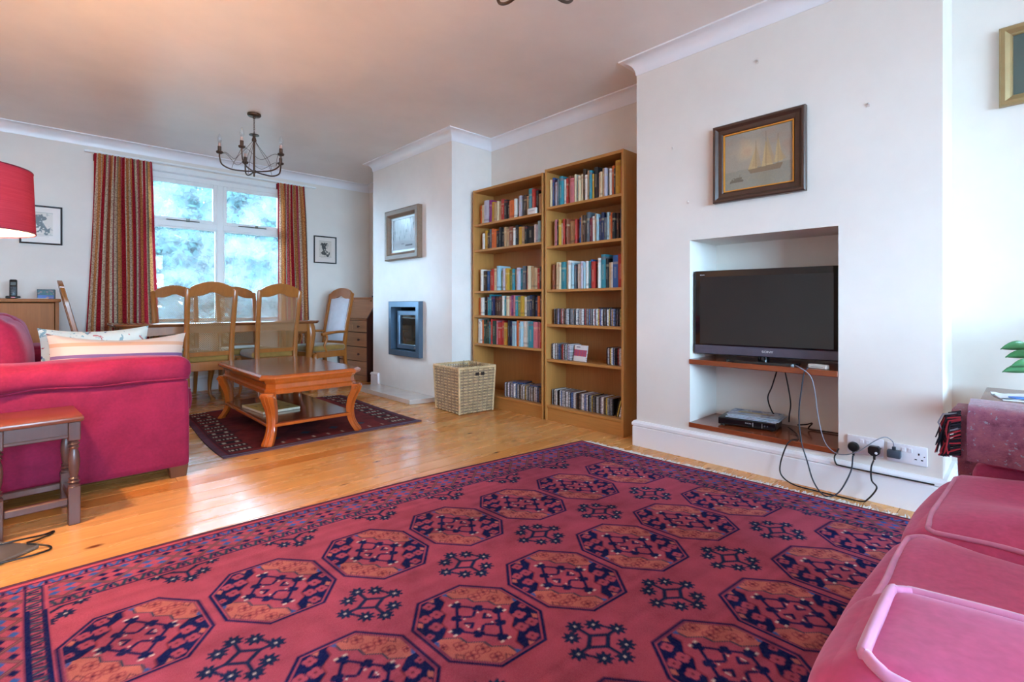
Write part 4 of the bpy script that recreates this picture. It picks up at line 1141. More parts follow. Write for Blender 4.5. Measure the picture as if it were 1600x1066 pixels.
tb = thing('card_box', 'small blue and green printed box on the veneer cabinet', 'box', (0.018, 5.92, 0.9855), -0.1)
MB().box(-0.056, 0.056, -0.035, 0.035, 0, 0.082, 0.002).build('carton', plain('dark green card', C(30, 62, 66), 0.4), tb)
def f_box(X, Y, img):
    r = np.random.default_rng(9); n = cell_noise(X.shape, 3, r, 1.0)
    img[:] = np.array(C(42, 92, 96)[:3]); over(img, C(58, 92, 168), (Y < 0.4) * 1.0); over(img, C(150, 110, 110), ((Y > 0.4) & (n > 0.3)) * 0.8); over(img, C(84, 140, 96), ((Y > 0.4) & (n < -0.4)) * 0.8); over(img, C(190, 120, 90), ((Y < 0.22) & (n > 0.5)) * 0.8); over(img, C(24, 40, 44), ((Y > 0.9) | (X < 0.04) | (X > 0.96)) * 1.0)
art_panel('printed_face', 0.11, 0.08, 0.003, f_box, lambda X, Y: (-0.056 + X * 0.112, X * 0 - 0.0354, Y * 0.082), M_PRINT, tb)
pa = thing('paper_sheets', 'thin white papers lying flat on the veneer cabinet', 'papers', (-0.07, 5.83, 0.9855), 0.15)
for k in range(3):
    MB().box(-0.09 + 0.006 * k, 0.09 + 0.005 * k, -0.04, 0.04, 0.0012 * k, 0.0012 * k + 0.0011).build('sheet', plain('white paper', C(226, 224, 224), 0.8, nscale=6, amt=0.02), pa)

# ------------------------------------------------------------------ red velvet sofa
def velvet(name, c, c2, rough=0.8, sheen=0.35, tint=(1.0, 0.45, 0.6, 1)):
    m = NT(name); v = m.coord('Object')
    f = m.noise(v, 5.0, 5, 0.65, 0.6); g = m.noise(v, 90, 2)
    col = m.ramp(f, [(0.3, c2), (0.55, c), (0.8, var(c, 1.3))])
    col = m.mix(0.25, col, m.ramp(g, [(0.3, var(c, 0.7)), (0.7, var(c, 1.3))]))
    m.set(col, rough, 0, 0.3, sheen)
    m.b.inputs['Sheen Tint'].default_value = tint; m.b.inputs['Sheen Roughness'].default_value = 0.4
    m.bump(m.noise(v, 14, 3), 0.15, 0.01)
    return m.mat
M_VEL = velvet('crimson velvet', C(136, 24, 60), C(112, 15, 46), 0.85, 0.18)
M_VELP = velvet('sheen-lightened rose velvet', C(202, 80, 126), C(184, 62, 108), 0.8, 0.55, (1.0, 0.62, 0.85, 1))  # base colour lightened to carry the bluish window sheen on the velvet
M_FOOT = wood('brown sofa foot', C(104, 62, 40), 'z', 0.35, 0.2)
def piping(m, pts, r=0.006, closed=True):
    m.tube(crom(pts, 4, closed), r, 6, True, 0, closed)
def cushion_piping(sx, sy, z, inset, wob=0.0, seed=0.0, rnd=0.05):
    P = []
    for cx, cy, a0 in ((sx - rnd, sy - rnd, 0), (-sx + rnd, sy - rnd, PI / 2), (-sx + rnd, -sy + rnd, PI), (sx - rnd, -sy + rnd, 1.5 * PI)):
        for q in range(4):
            a = a0 + PI / 2 * q / 3; P.append([cx + (rnd - inset) * math.cos(a), cy + (rnd - inset) * math.sin(a), z])
    out = []
    n = len(P)
    for i in range(n):
        a, b = P[i], P[(i + 1) % n]; L = math.hypot(a[0] - b[0], a[1] - b[1]); k = max(1, int(L / 0.08))
        for q in range(k):
            x = a[0] + (b[0] - a[0]) * q / k; y = a[1] + (b[1] - a[1]) * q / k
            out.append((x, y, z + wob * mnoise.noise(Vector((x * 7 + seed, y * 7, 0)))))
    return out
def soft(name, mat, parent, c, hs, r, bulge, n=14, wob=0.0, seed=0.0, rot=None, wfreq=4.0, pipe=None, pipemat=None):
    sb = soft_box(*hs, r, bulge, n, wob, seed, wfreq); o = sb.build(name, mat, parent, 80, c, rot)
    if pipe:
        tree_ = BVHTree.FromPolygons([Vector(p) for p in sb.v], sb.f)
        for z, ins in pipe:
            loop = []
            for p in cushion_piping(hs[0], hs[1], z, ins, 0.0, seed, max(r, 0.05)):   # the seam lies on the cushion's own surface
                q = Vector(p) + Vector((mnoise.noise((p[0] * 11 + seed, p[1] * 11, 1)), mnoise.noise((p[0] * 11, p[1] * 11 + seed, 5)), 0)) * 0.011
                hit, nrm, _, _ = tree_.find_nearest(q); nrm = nrm if nrm.dot(hit) > 0 else -nrm
                loop.append(hit + nrm * 0.0015)
            m = MB(); piping(m, loop, 0.0052); m.build('piping', pipemat or mat, o, 80)
    return o
SY = 3.15
sf = thing('red_sofa', 'crimson velvet two-seat sofa facing the stove with loose pillows', 'sofa', (0, SY, 0))
# built along y: near arm 0..0.24, seats, far arm 1.46..1.70 ; front at x=0.58, back at x=-0.42
for k, ya in enumerate((0.0, 1.46)):
    soft('arm', M_VEL, sf, (0.085, ya + 0.12, 0.295), (0.49, 0.12, 0.235), 0.02, (0.0, 0.004, 0), 12, 0.003, k)
    soft('arm_pad', M_VEL, sf, (0.085, ya + 0.125, 0.584), (0.495, 0.142, 0.068), 0.052, (0.01, 0.012, 0.018), 18, 0.018, 3.0 + k, None, 5.0, [(-0.052, 0.004)])
soft('sofa_base', M_VEL, sf, (0.08, 0.85, 0.19), (0.50, 0.61, 0.13), 0.02, (0.005, 0, 0), 10)
soft('backrest', M_VEL, sf, (-0.33, 0.85, 0.48), (0.09, 0.61, 0.40), 0.06, (0.0, 0, 0.01), 12)
for k, ya in enumerate((0.26, 0.87)):
    soft('seat_cushion', M_VEL, sf, (0.2, ya + 0.30, 0.375), (0.44, 0.297, 0.075), 0.05, (0.012, 0, 0.02), 14, 0.006, 5 + k, None, 5.0, [(0.055, 0.004), (-0.055, 0.004)])
    soft('back_cushion', M_VEL, sf, (-0.165, ya + 0.30, 0.66), (0.085, 0.29, 0.20), 0.07, (0.04, 0, 0.02), 14, 0.012, 9 + k, (0, -0.14, 0), 5.0)
for x in (0.53, -0.36):
    for y in (0.06, 1.64):
        m = MB(); m.loft([rect_ring((x, y, 0.0), (1, 0, 0), (0, 1, 0), 0.036, 0.036, 0.1), rect_ring((x, y, 0.064), (1, 0, 0), (0, 1, 0), 0.045, 0.045, 0.1)]); m.build('foot', M_FOOT, sf)
# pillows
def stripe_mat():
    m = NT('cream striped cotton'); sx = m.node('ShaderNodeSeparateXYZ'); m.L(m.coord('Object'), sx.inputs[0])
    mr = m.node('ShaderNodeMapRange'); mr.inputs[1].default_value = -0.2; mr.inputs[2].default_value = 0.2; m.L(sx.outputs['Z'], mr.inputs[0])
    cr = C(210, 186, 170); st = [(0, cr)]
    for p, w, c in ((0.14, 0.03, C(120, 84, 118)), (0.24, 0.03, C(206, 150, 120)), (0.36, 0.035, C(126, 90, 128)), (0.50, 0.04, C(124, 92, 132)), (0.66, 0.05, C(206, 158, 128)), (0.84, 0.03, C(196, 104, 120)), (0.94, 0.02, C(150, 100, 120))):
        st += [(p, c), (p + w, cr)]
    m.set(m.ramp(mr.outputs[0], st, 'CONSTANT'), 0.9, 0, 0.2, 0.1); m.bump(m.noise(m.coord('Object'), 200, 2), 0.15, 0.002); return m.mat
def floral_mat():
    m = NT('pale floral cotton'); v = m.coord('Object')
    base = C(214, 216, 206)
    a = m.ramp(m.noise(v, 17, 3, 0.6, 1.0), [(0.0, (0, 0, 0, 1)), (0.58, (1, 1, 1, 1))], 'CONSTANT'); b = m.ramp(m.noise(v, 13, 2, 0.6, 2.0), [(0.0, (0, 0, 0, 1)), (0.64, (1, 1, 1, 1))], 'CONSTANT'); c_ = m.ramp(m.noise(m.coord('Object', (1, 1, 1), False, (0.7, 0.2, 0.4)), 21, 2), [(0.0, (0, 0, 0, 1)), (0.66, (1, 1, 1, 1))], 'CONSTANT')
    col = m.mix(a, base, C(140, 168, 172)); col = m.mix(b, col, C(186, 110, 110)); col = m.mix(c_, col, C(70, 84, 130))
    m.set(col, 0.9, 0, 0.2, 0.1); return m.mat
def pillow_thing(label, mat, w, h, t, loc, rot, sag, seed, pipecol):
    p = thing('pillow', label, 'pillow', loc); p.rotation_euler = rot
    o = pillow(w, h, t, 20, sag, seed).build('pillow_case', mat, p, 80)
    return p
pillow_thing('cream cotton pillow with pink, tan and purple stripes on the red sofa', stripe_mat(), 0.31, 0.142, 0.075, (0.315, SY + 0.385, 0.632), (-0.18, 0.03, 0.0), 0.035, 2.0, None)
pillow_thing('pale floral pillow behind the striped pillow on the red sofa', floral_mat(), 0.25, 0.15, 0.07, (0.225, SY + 0.60, 0.655), (-0.12, 0.0, 0.05), 0.02, 5.0, None)

# ------------------------------------------------------------------ joint stool table
st = thing('nest_table', 'small dark oak table with turned legs before the red sofa', 'table', (-0.03, 2.935, 0.0), math.radians(4))
MB().box(-0.145, 0.145, -0.165, 0.165, 0.436, 0.458, 0.006, seg=2).build('table_top', M_STOOLT, st, 40)
TURN = [(0.0195, 0.16), (0.0195, 0.168), (0.013, 0.172), (0.021, 0.18), (0.013, 0.188), (0.019, 0.194), (0.012, 0.2), (0.017, 0.225), (0.0205, 0.265), (0.017, 0.30), (0.012, 0.318), (0.019, 0.326), (0.013, 0.333), (0.021, 0.341), (0.013, 0.35), (0.019, 0.356)]
for sx in (-1, 1):
    for sy in (-1, 1):
        x, y = sx * 0.115, sy * 0.135
        m = MB(); m.box(x - 0.02, x + 0.02, y - 0.02, y + 0.02, 0.0, 0.16, 0.003); m.lathe(TURN, 14, (x, y, 0)); m.box(x - 0.02, x + 0.02, y - 0.02, y + 0.02, 0.356, 0.436, 0.003)
        m.build('leg', M_STOOL, st, 40)
for s in (-1, 1):
    MB().box(-0.096, 0.096, s * 0.137 - 0.009, s * 0.137 + 0.009, 0.368, 0.435, 0.002).build('apron', M_STOOL, st)
    MB().box(s * 0.117 - 0.009, s * 0.117 + 0.009, -0.116, 0.116, 0.368, 0.435, 0.002).build('apron', M_STOOL, st)
    MB().box(-0.096, 0.096, s * 0.135 - 0.013, s * 0.135 + 0.013, 0.085, 0.115, 0.004).build('stretcher', M_STOOL, st)
    MB().box(s * 0.115 - 0.013, s * 0.115 + 0.013, -0.116, 0.116, 0.085, 0.115, 0.004).build('stretcher', M_STOOL, st)
    MB().box(-0.096, 0.096, s * 0.1475 - 0.004, s * 0.1475 + 0.002, 0.37, 0.383, 0.002).build('apron_moulding', M_STOOL, st)

# ------------------------------------------------------------------ floor lamp
lx, ly = -0.235, 2.64
fl_ = thing('floor_lamp', 'floor lamp with a crimson drum shade over a flat grey base', 'lamp', (lx, ly, 0))
M_GREYM = plain('brushed grey metal', C(122, 116, 112), 0.4, 0.6)
m = MB(); m.box(-0.16, 0.16, -0.16, 0.16, 0.0, 0.014, 0.004); m.build('base', M_GREYM, fl_, None, (0, 0, 0.0005), (0, 0, math.radians(38)))
MB().lathe([(0.011, 0.014), (0.011, 1.30)], 12).build('pole', M_GREYM, fl_, 60)
m = NT('crimson lampshade fabric'); f = m.noise(m.coord('Object', (1, 1, 60)), 9, 2)
col = m.ramp(f, [(0.3, C(158, 48, 62)), (0.7, C(174, 60, 72))])
tl = m.node('ShaderNodeBsdfTranslucent'); df = m.node('ShaderNodeBsdfDiffuse'); mx = m.node('ShaderNodeMixShader'); mx.inputs[0].default_value = 0.05
m.L(col, tl.inputs['Color']); m.L(col, df.inputs['Color']); m.L(df.outputs[0], mx.inputs[1]); m.L(tl.outputs[0], mx.inputs[2]); m.L(mx.outputs[0], m.out.inputs['Surface']); M_SHADE = m.mat
m = NT('white shade lining'); tl = m.node('ShaderNodeBsdfTranslucent'); df = m.node('ShaderNodeBsdfDiffuse'); mx = m.node('ShaderNodeMixShader'); mx.inputs[0].default_value = 0.2
col = m.ramp(m.noise(m.coord('Object'), 9, 2), [(0.3, C(226, 214, 204)), (0.7, C(236, 226, 216))])
m.L(col, tl.inputs['Color']); m.L(col, df.inputs['Color']); m.L(df.outputs[0], mx.inputs[1]); m.L(tl.outputs[0], mx.inputs[2]); m.L(mx.outputs[0], m.out.inputs['Surface']); M_LINING = m.mat
m = MB(); m.lathe([(0.215, 1.20), (0.207, 1.43)], 48, cap=False); sh = m.build('lamp_shade', M_SHADE, fl_, 60)
MB().lathe([(0.2125, 1.202), (0.2045, 1.428)], 48, cap=False).build('shade_lining', M_LINING, sh, 60)
m = MB(); m.tube([(0.2145 * math.cos(a), 0.2145 * math.sin(a), 1.20) for a in [2 * PI * k / 48 for k in range(48)]], 0.0028, 6, closed=True); m.tube([(0.206 * math.cos(a), 0.206 * math.sin(a), 1.43) for a in [2 * PI * k / 48 for k in range(48)]], 0.0028, 6, closed=True)
for k in range(3):
    a = 2 * PI * k / 3 + 0.4; m.tube([(0, 0, 1.38), (0.205 * math.cos(a), 0.205 * math.sin(a), 1.42)], 0.002, 5)
m.build('shade_ring', plain('red ring trim', C(120, 26, 44), 0.6), sh, 60)
BULB = NT('glowing bulb'); em = BULB.node('ShaderNodeEmission'); em.inputs['Color'].default_value = (1.0, 0.62, 0.32, 1); em.inputs['Strength'].default_value = 30; BULB.L(em.outputs[0], BULB.out.inputs['Surface'])
MB().lathe(sphere_prof(0.03, 10, 1.335), 14).build('bulb', BULB.mat, fl_, 80)
MB().lathe([(0.017, 1.27), (0.017, 1.306)], 12).build('bulb_holder', M_BLACK, fl_, 60)
pl = bpy.data.lights.new('floor_lamp_light', 'POINT'); pl.energy = 60; pl.color = (1.0, 0.60, 0.32); pl.shadow_soft_size = 0.034
po = bpy.data.objects.new('floor_lamp_light', pl); COL.objects.link(po); po.parent = fl_; po.location = (0, 0, 1.335)
cord = MB(); cord.tube(crom([(-0.34, 2.73, 0.020), (-0.2, 2.705, 0.020), (-0.08, 2.70, 0.020), (-0.005, 2.735, 0.006), (0.03, 2.755, 0.005), (0.02, 2.725, 0.005), (-0.02, 2.68, 0.010), (-0.045, 2.645, 0.020), (-0.02, 2.62, 0.016), (0.018, 2.59, 0.005), (0.012, 2.555, 0.005), (-0.05, 2.535, 0.007), (-0.16, 2.53, 0.014), (-0.25, 2.535, 0.020), (-0.36, 2.56, 0.018)], 8), 0.0035, 6)
tag(cord.build('lamp_cord', M_BLACK, None, 80), 'thin black flex looped over the grey lamp base on the boards', 'cable')

# ------------------------------------------------------------------ curtains
def curtain_mat():
    m = NT('striped brocade'); tc = m.node('ShaderNodeTexCoord'); sx = m.node('ShaderNodeSeparateXYZ'); m.L(tc.outputs['UV'], sx.inputs[0])
    md = m.node('ShaderNodeMath', operation='MODULO'); md.inputs[1].default_value = 1.0; m.L(sx.outputs['X'], md.inputs[0])
    R_, GO, SG, CRM, PK, BR = C(196, 50, 66), C(232, 164, 104), C(166, 160, 136), C(246, 228, 200), C(222, 112, 124), C(184, 104, 78)
    st = [(0.0, R_), (0.08, CRM), (0.12, GO), (0.22, CRM), (0.25, GO), (0.31, R_), (0.37, SG), (0.42, CRM), (0.47, PK), (0.53, BR), (0.57, GO), (0.64, CRM), (0.68, R_), (0.76, CRM), (0.80, SG), (0.86, GO), (0.94, PK)]
    base = m.ramp(md.outputs[0], st, 'CONSTANT')
    n = m.ramp(m.noise(m.coord('UV', (24, 40, 1)), 2.0, 2, 0.6), [(0.44, (0.6, 0.46, 0.40, 1)), (0.54, (1, 1, 1, 1))])
    col = m.mix(0.85, base, n, 'MULTIPLY')
    df = m.node('ShaderNodeBsdfDiffuse'); tl = m.node('ShaderNodeBsdfTranslucent'); mx = m.node('ShaderNodeMixShader'); mx.inputs[0].default_value = 0.42
    m.L(col, df.inputs['Color']); m.L(col, tl.inputs['Color']); m.L(df.outputs[0], mx.inputs[1]); m.L(tl.outputs[0], mx.inputs[2]); m.L(mx.outputs[0], m.out.inputs['Surface'])
    return m.mat
M_CUR = curtain_mat()
def curtain(label, x0, x1, xb0, xb1, folds, seed, reps):
    t = thing('curtain', label, 'curtain', (0, 6.17, 0))
    nu, nv = folds * 14, 40; zt, zb = 2.385, 0.06; vs = []; r = random.Random(seed); ph = [r.uniform(-0.6, 0.6) for _ in range(folds + 2)]; am = [r.uniform(0.7, 1.2) for _ in range(folds + 2)]
    for j in range(nv + 1):
        v = j / nv; z = zt + (zb - zt) * v; g = min(1.0, v * 6.0)
        for i in range(nu + 1):
            u = i / nu; fi = u * folds; k = int(fi)
            a = (am[k] * (1 - (fi - k)) + am[min(k + 1, folds)] * (fi - k)) * (0.012 + 0.020 * g)
            s = 2 * PI * fi + ph[k % 3] * g * math.sin(v * 2)
            x = (x0 + (x1 - x0) * u) * (1 - v) + (xb0 + (xb1 - xb0) * u) * v
            vs.append((x + 0.008 * math.sin(s * 2 + 1) * g + 0.006 * math.sin(v * 5 + fi), a * math.sin(s), z + (0.006 * abs(math.sin(s)) if j == 0 else 0)))
    fs = [(j * (nu + 1) + i, j * (nu + 1) + i + 1, (j + 1) * (nu + 1) + i + 1, (j + 1) * (nu + 1) + i) for j in range(nv) for i in range(nu)]
    me = bpy.data.meshes.new('curtain_cloth'); me.from_pydata(vs, [], fs); uv = me.uv_layers.new(name='UVMap')
    li = np.zeros(len(me.loops), dtype=np.int32); me.loops.foreach_get('vertex_index', li)
    uvs = np.stack([(li % (nu + 1)) / nu * reps, (li // (nu + 1)) / nv * 2.3], 1).astype(np.float32); uv.data.foreach_set('uv', uvs.reshape(-1))
    me.materials.append(M_CUR); me.shade_smooth(); link('curtain_cloth', me, t)
    m = MB(); m.box(x0 - 0.005, x1 + 0.005, 0.020, 0.027, zt - 0.07, zt - 0.005); m.build('heading_tape', plain('heading tape', C(120, 50, 52), 0.9), t)
    return t
curtain('floor-length striped red and gold curtain behind the dining table, cabinet side', 0.35, 0.80, 0.27, 0.88, 9, 4, 2.05)
curtain('striped red and gold curtain gathered beside the small framed print', 2.015, 2.33, 2.03, 2.42, 7, 8, 1.4)
rl = thing('curtain_rail', 'slim white curtain rail above the garden window', 'curtain rail', (0, 6.188, 2.392))
MB().box(0.28, 2.48, -0.010, 0.010, 0.0, 0.02, 0.003).build('rail', M_WHITE, rl)
for x in (0.4, 1.38, 2.36): MB().box(x - 0.012, x + 0.012, 0.010, 0.0315, 0.0, 0.03).build('bracket', M_WHITE, rl)

# ------------------------------------------------------------------ framed pictures
def frame(parent, W, Hh, prof, mat, name='frame'):
    """mitred frame; local x right, z up, face towards -y ; prof = (inward, forward)"""
    m = MB(); cs = [(-W / 2, -Hh / 2, 1, 1), (W / 2, -Hh / 2, -1, 1), (W / 2, Hh / 2, -1, -1), (-W / 2, Hh / 2, 1, -1)]
    m.loft([[(x + sx * a, -b, z + sz * a) for a, b in prof] for x, z, sx, sz in cs], False, 0, True)
    return m.build(name, mat, parent)
def f_print(seed):
    def fn(X, Y, img):
        r = np.random.default_rng(seed); img[:] = np.array(C(228, 214, 204)[:3])
        inside = (np.abs(X - 0.5) < 0.29) & (np.abs(Y - 0.53) < 0.30)
        over(img, C(214, 200, 186), inside * 1.0); over(img, C(150, 140, 130), ((np.abs(X - 0.5) < 0.30) & (np.abs(Y - 0.53) < 0.31) & ~inside) * 1.0)
        n = cell_noise(X.shape, 3, r, 0.6) + cell_noise(X.shape, 8, r, 0.5)
        trunk = np.hypot((X - 0.52 - 0.10 * np.sin(Y * 7)) / 0.10, (Y - 0.50) / 0.28) < 1
        ground = (Y < 0.42 + 0.05 * np.sin(X * 18)) & (Y > 0.29); crown = np.hypot((X - 0.45) / 0.22, (Y - 0.70) / 0.08) + n * 0.8 < 1
        dark = inside & (trunk | ground | crown) & (n > -0.35) & (np.abs(X - 0.5) < 0.22)
        over(img, C(48, 50, 50), dark * 0.95); over(img, C(120, 116, 110), (inside & (n > 0.55)) * 0.5)
        over(img, C(160, 150, 140), ((np.abs(Y - 0.185) < 0.006) & (np.abs(X - 0.5) < 0.2)) * 0.6)
    return fn
M_EBON = plain('black frame moulding', C(30, 26, 28), 0.35)
def print_pic(label, x, z, W, Hh, seed):
    t = thing('framed_print', label, 'picture', (x, YF - 0.001, z))
    frame(t, W, Hh, [(0, 0.0), (0, 0.018), (0.004, 0.020), (0.012, 0.018), (0.014, 0.008), (0.014, 0.0)], M_EBON)
    art_panel('print', W - 0.02, Hh - 0.02, 0.004, f_print(seed), lambda X, Y: (-W / 2 + 0.01 + X * (W - 0.02), X * 0 - 0.007, -Hh / 2 + 0.01 + Y * (Hh - 0.02)), M_PRINT, t)
print_pic('black-framed tree engraving between the curtain and the bureau', 2.61, 1.637, 0.292, 0.345, 21)
print_pic('black-framed engraving above the telephone cabinet, partly behind the lampshade', -0.015, 1.662, 0.285, 0.352, 22)
def wall_pic(name, label, xw, yc, zc):   # face towards -x
    t = thing(name, label, 'picture', (xw, yc, zc)); t.rotation_euler = (0, 0, -PI / 2); return t
M_WALNUT = wood('dark walnut frame', C(70, 48, 38), 'x', 0.3, 0.2)
M_GILT = plain('gilt', C(214, 160, 72), 0.3, 0.8)
sp = wall_pic('ship_painting', 'painting of a misty sailing ship in a dark brown frame', XB - 0.001, 1.035, 1.742)
W, Hh = 0.482, 0.442
frame(sp, W, Hh, [(0, 0), (0, 0.03), (0.006, 0.036), (0.016, 0.036), (0.03, 0.024), (0.05, 0.022), (0.058, 0.016), (0.058, 0)], M_WALNUT)
frame(sp, W - 0.114, Hh - 0.114, [(0, 0), (0, 0.019), (0.006, 0.019), (0.008, 0.012), (0.008, 0)], M_GILT, 'gilt_slip')
def f_ship(X, Y, img):
    r = np.random.default_rng(31); n = cell_noise(X.shape, 10, r, 0.5) + cell_noise(X.shape, 26, r, 0.7); n2 = cell_noise(X.shape, 4, r, 0.5)
    img[:] = np.array(C(156, 146, 132)[:3])
    over(img, C(128, 122, 118), np.clip((Y - 0.55) * 1.6 + n * 0.6, 0, 1) * 0.8)
    over(img, C(196, 172, 136), np.clip(1 - np.hypot((X - 0.36) / 0.28, (Y - 0.66) / 0.24) + n * 0.5, 0, 1) * 0.9)
    over(img, C(176, 132, 110), np.clip(n * 1.3 - 0.1, 0, 1) * (Y > 0.45) * 0.5)
    sea = Y < 0.33 + 0.03 * X
    over(img, C(126, 128, 118), sea * 0.75); over(img, C(160, 148, 122), sea * np.clip(n2 * 1.5, 0, 1) * 0.6); over(img, C(110, 98, 74), sea * np.clip(0.4 - np.abs(X - 0.62) * 1.6, 0, 1))
    def tri(pts, col, a):
        M = np.ones_like(X)
        for i in range(len(pts)):
            (ax, ay), (bx, by) = pts[i], pts[(i + 1) % len(pts)]; M *= ((bx - ax) * (Y - ay) - (by - ay) * (X - ax)) > 0
        over(img, col, M * a)
    SA = C(196, 164, 104); SB = C(170, 136, 84)
    tri([(0.36, 0.32), (0.50, 0.31), (0.47, 0.66)], SA, 0.8); tri([(0.42, 0.36), (0.56, 0.34), (0.48, 0.74)], SB, 0.6)
    tri([(0.56, 0.33), (0.72, 0.34), (0.62, 0.78)], SA, 0.85); tri([(0.60, 0.38), (0.76, 0.36), (0.64, 0.84)], SB, 0.6)
    tri([(0.74, 0.36), (0.86, 0.38), (0.79, 0.80)], SA, 0.8); tri([(0.8, 0.38), (0.90, 0.40), (0.80, 0.62)], SB, 0.6)
    tri([(0.40, 0.25), (0.82, 0.25), (0.86, 0.35), (0.36, 0.32)], C(110, 78, 44), 0.9)
    for x_, top in ((0.48, 0.80), (0.62, 0.92), (0.79, 0.84)): over(img, C(92, 66, 40), ((np.abs(X - x_) < 0.004) & (Y > 0.3) & (Y < top)) * 0.8)
    tri([(0.08, 0.13), (0.30, 0.14), (0.28, 0.18), (0.10, 0.18)], C(60, 48, 38), 0.9)
    over(img, C(64, 52, 42), ((np.abs(X - 0.19) < 0.08) & (Y > 0.17) & (Y < 0.22) & (n2 > 0.0)) * 0.85); over(img, C(86, 70, 52), ((np.abs(X - 0.24) < 0.004) & (Y > 0.17) & (Y < 0.27)) * 0.9)
_fs = f_ship
def f_mist(X, Y, img):
    _fs(X, Y, img); over(img, C(186, 170, 148), np.full(X.shape, 0.25))
art_panel('canvas', W - 0.12, Hh - 0.12, 0.0026, f_mist, lambda X, Y: (-W / 2 + 0.06 + X * (W - 0.12), X * 0 - 0.012, -Hh / 2 + 0.06 + Y * (Hh - 0.12)), attr_mat('oil paint', 0.45, 0.4, 0, 0.1, 200), sp)
sk = wall_pic('framed_sketch', 'pale rain-streaked picture in a deep grey wooden box frame', XF - 0.001, 4.51, 1.672)
W2, H2 = 0.66, 0.53
M_GREYW = wood('weathered grey brown wood', C(136, 112, 92), 'x', 0.45, 0.25)
frame(sk, W2, H2, [(0, 0), (0, 0.05), (0.012, 0.056), (0.05, 0.056), (0.058, 0.048), (0.075, 0.022), (0.082, 0.02), (0.082, 0)], M_GREYW)
frame(sk, W2 - 0.16, H2 - 0.16, [(0, 0), (0, 0.016), (0.022, 0.014), (0.024, 0.008), (0.024, 0)], plain('silver slip', C(176, 176, 176), 0.4, 0.3), 'silver_slip')
def f_rain(X, Y, img):
    r = np.random.default_rng(41); img[:] = np.array(C(196, 202, 208)[:3])
    st_ = cell_noise((X.shape[0] // 6 + 2, X.shape[1]), 2, r, 1.0).repeat(6, 0)[:X.shape[0]]
    over(img, C(112, 122, 132), np.clip(st_ * 1.3 - 0.15, 0, 1) * (Y > 0.3) * 0.75); over(img, C(146, 152, 156), np.clip(0.3 - np.abs(Y - 0.2), 0, 1) * 1.5)
    over(img, C(84, 92, 100), ((np.abs(X - 0.7) < 0.15) & (np.abs(Y - 0.14) < 0.02)) * 0.9); over(img, C(90, 96, 104), ((np.abs(X - 0.45) < 0.06) & (np.abs(Y - 0.2) < 0.03)) * 0.5)
art_panel('picture_sheet', W2 - 0.2, H2 - 0.2, 0.005, f_rain, lambda X, Y: (-W2 / 2 + 0.1 + X * (W2 - 0.2), X * 0 - 0.009, -H2 / 2 + 0.1 + Y * (H2 - 0.2)), attr_mat('glazed paper', 0.12, 0.6), sk)
gp = wall_pic('gilt_picture', 'dark green picture in a gilt frame above the side table', XR - 0.001, -0.17, 2.027)
frame(gp, 0.54, 0.362, [(0, 0), (0, 0.022), (0.006, 0.03), (0.02, 0.03), (0.036, 0.018), (0.042, 0.016), (0.046, 0.010), (0.046, 0)], plain('aged gilt', C(166, 142, 100), 0.4, 0.5))
def f_green(X, Y, img):
    img[:] = np.array(C(84, 98, 92)[:3]); r = np.random.default_rng(3); img *= (1 + cell_noise(X.shape, 12, r, 0.10))[..., None]
art_panel('canvas', 0.45, 0.27, 0.01, f_green, lambda X, Y: (-0.228 + X * 0.456, X * 0 - 0.009, -0.14 + Y * 0.28), M_PRINT, gp)
for k, (y, z) in enumerate(((1.038, 2.281), (0.534, 1.894), (1.546, 1.918), (1.444, 1.565))):
    m = MB(); m.lathe([(0.004, 0.0), (0.005, -0.004), (0.002, -0.010)], 8, (0, 0, 0), 'x'); m.box(-0.003, 0.0, -0.006, 0.006, -0.016, 0.002)
    o = m.build('wall_hook', plain('painted hook', C(214, 206, 198), 0.5), None, 50, (XB - 0.0004, y, z))
    tag(o, ['painted-over hook high up straight above the ship painting', 'painted-over hook on the bare wall over the sockets', 'painted-over hook on the wall beside the tall bookcase', 'tiny nail mark just above the television niche corner'][k], 'hook')

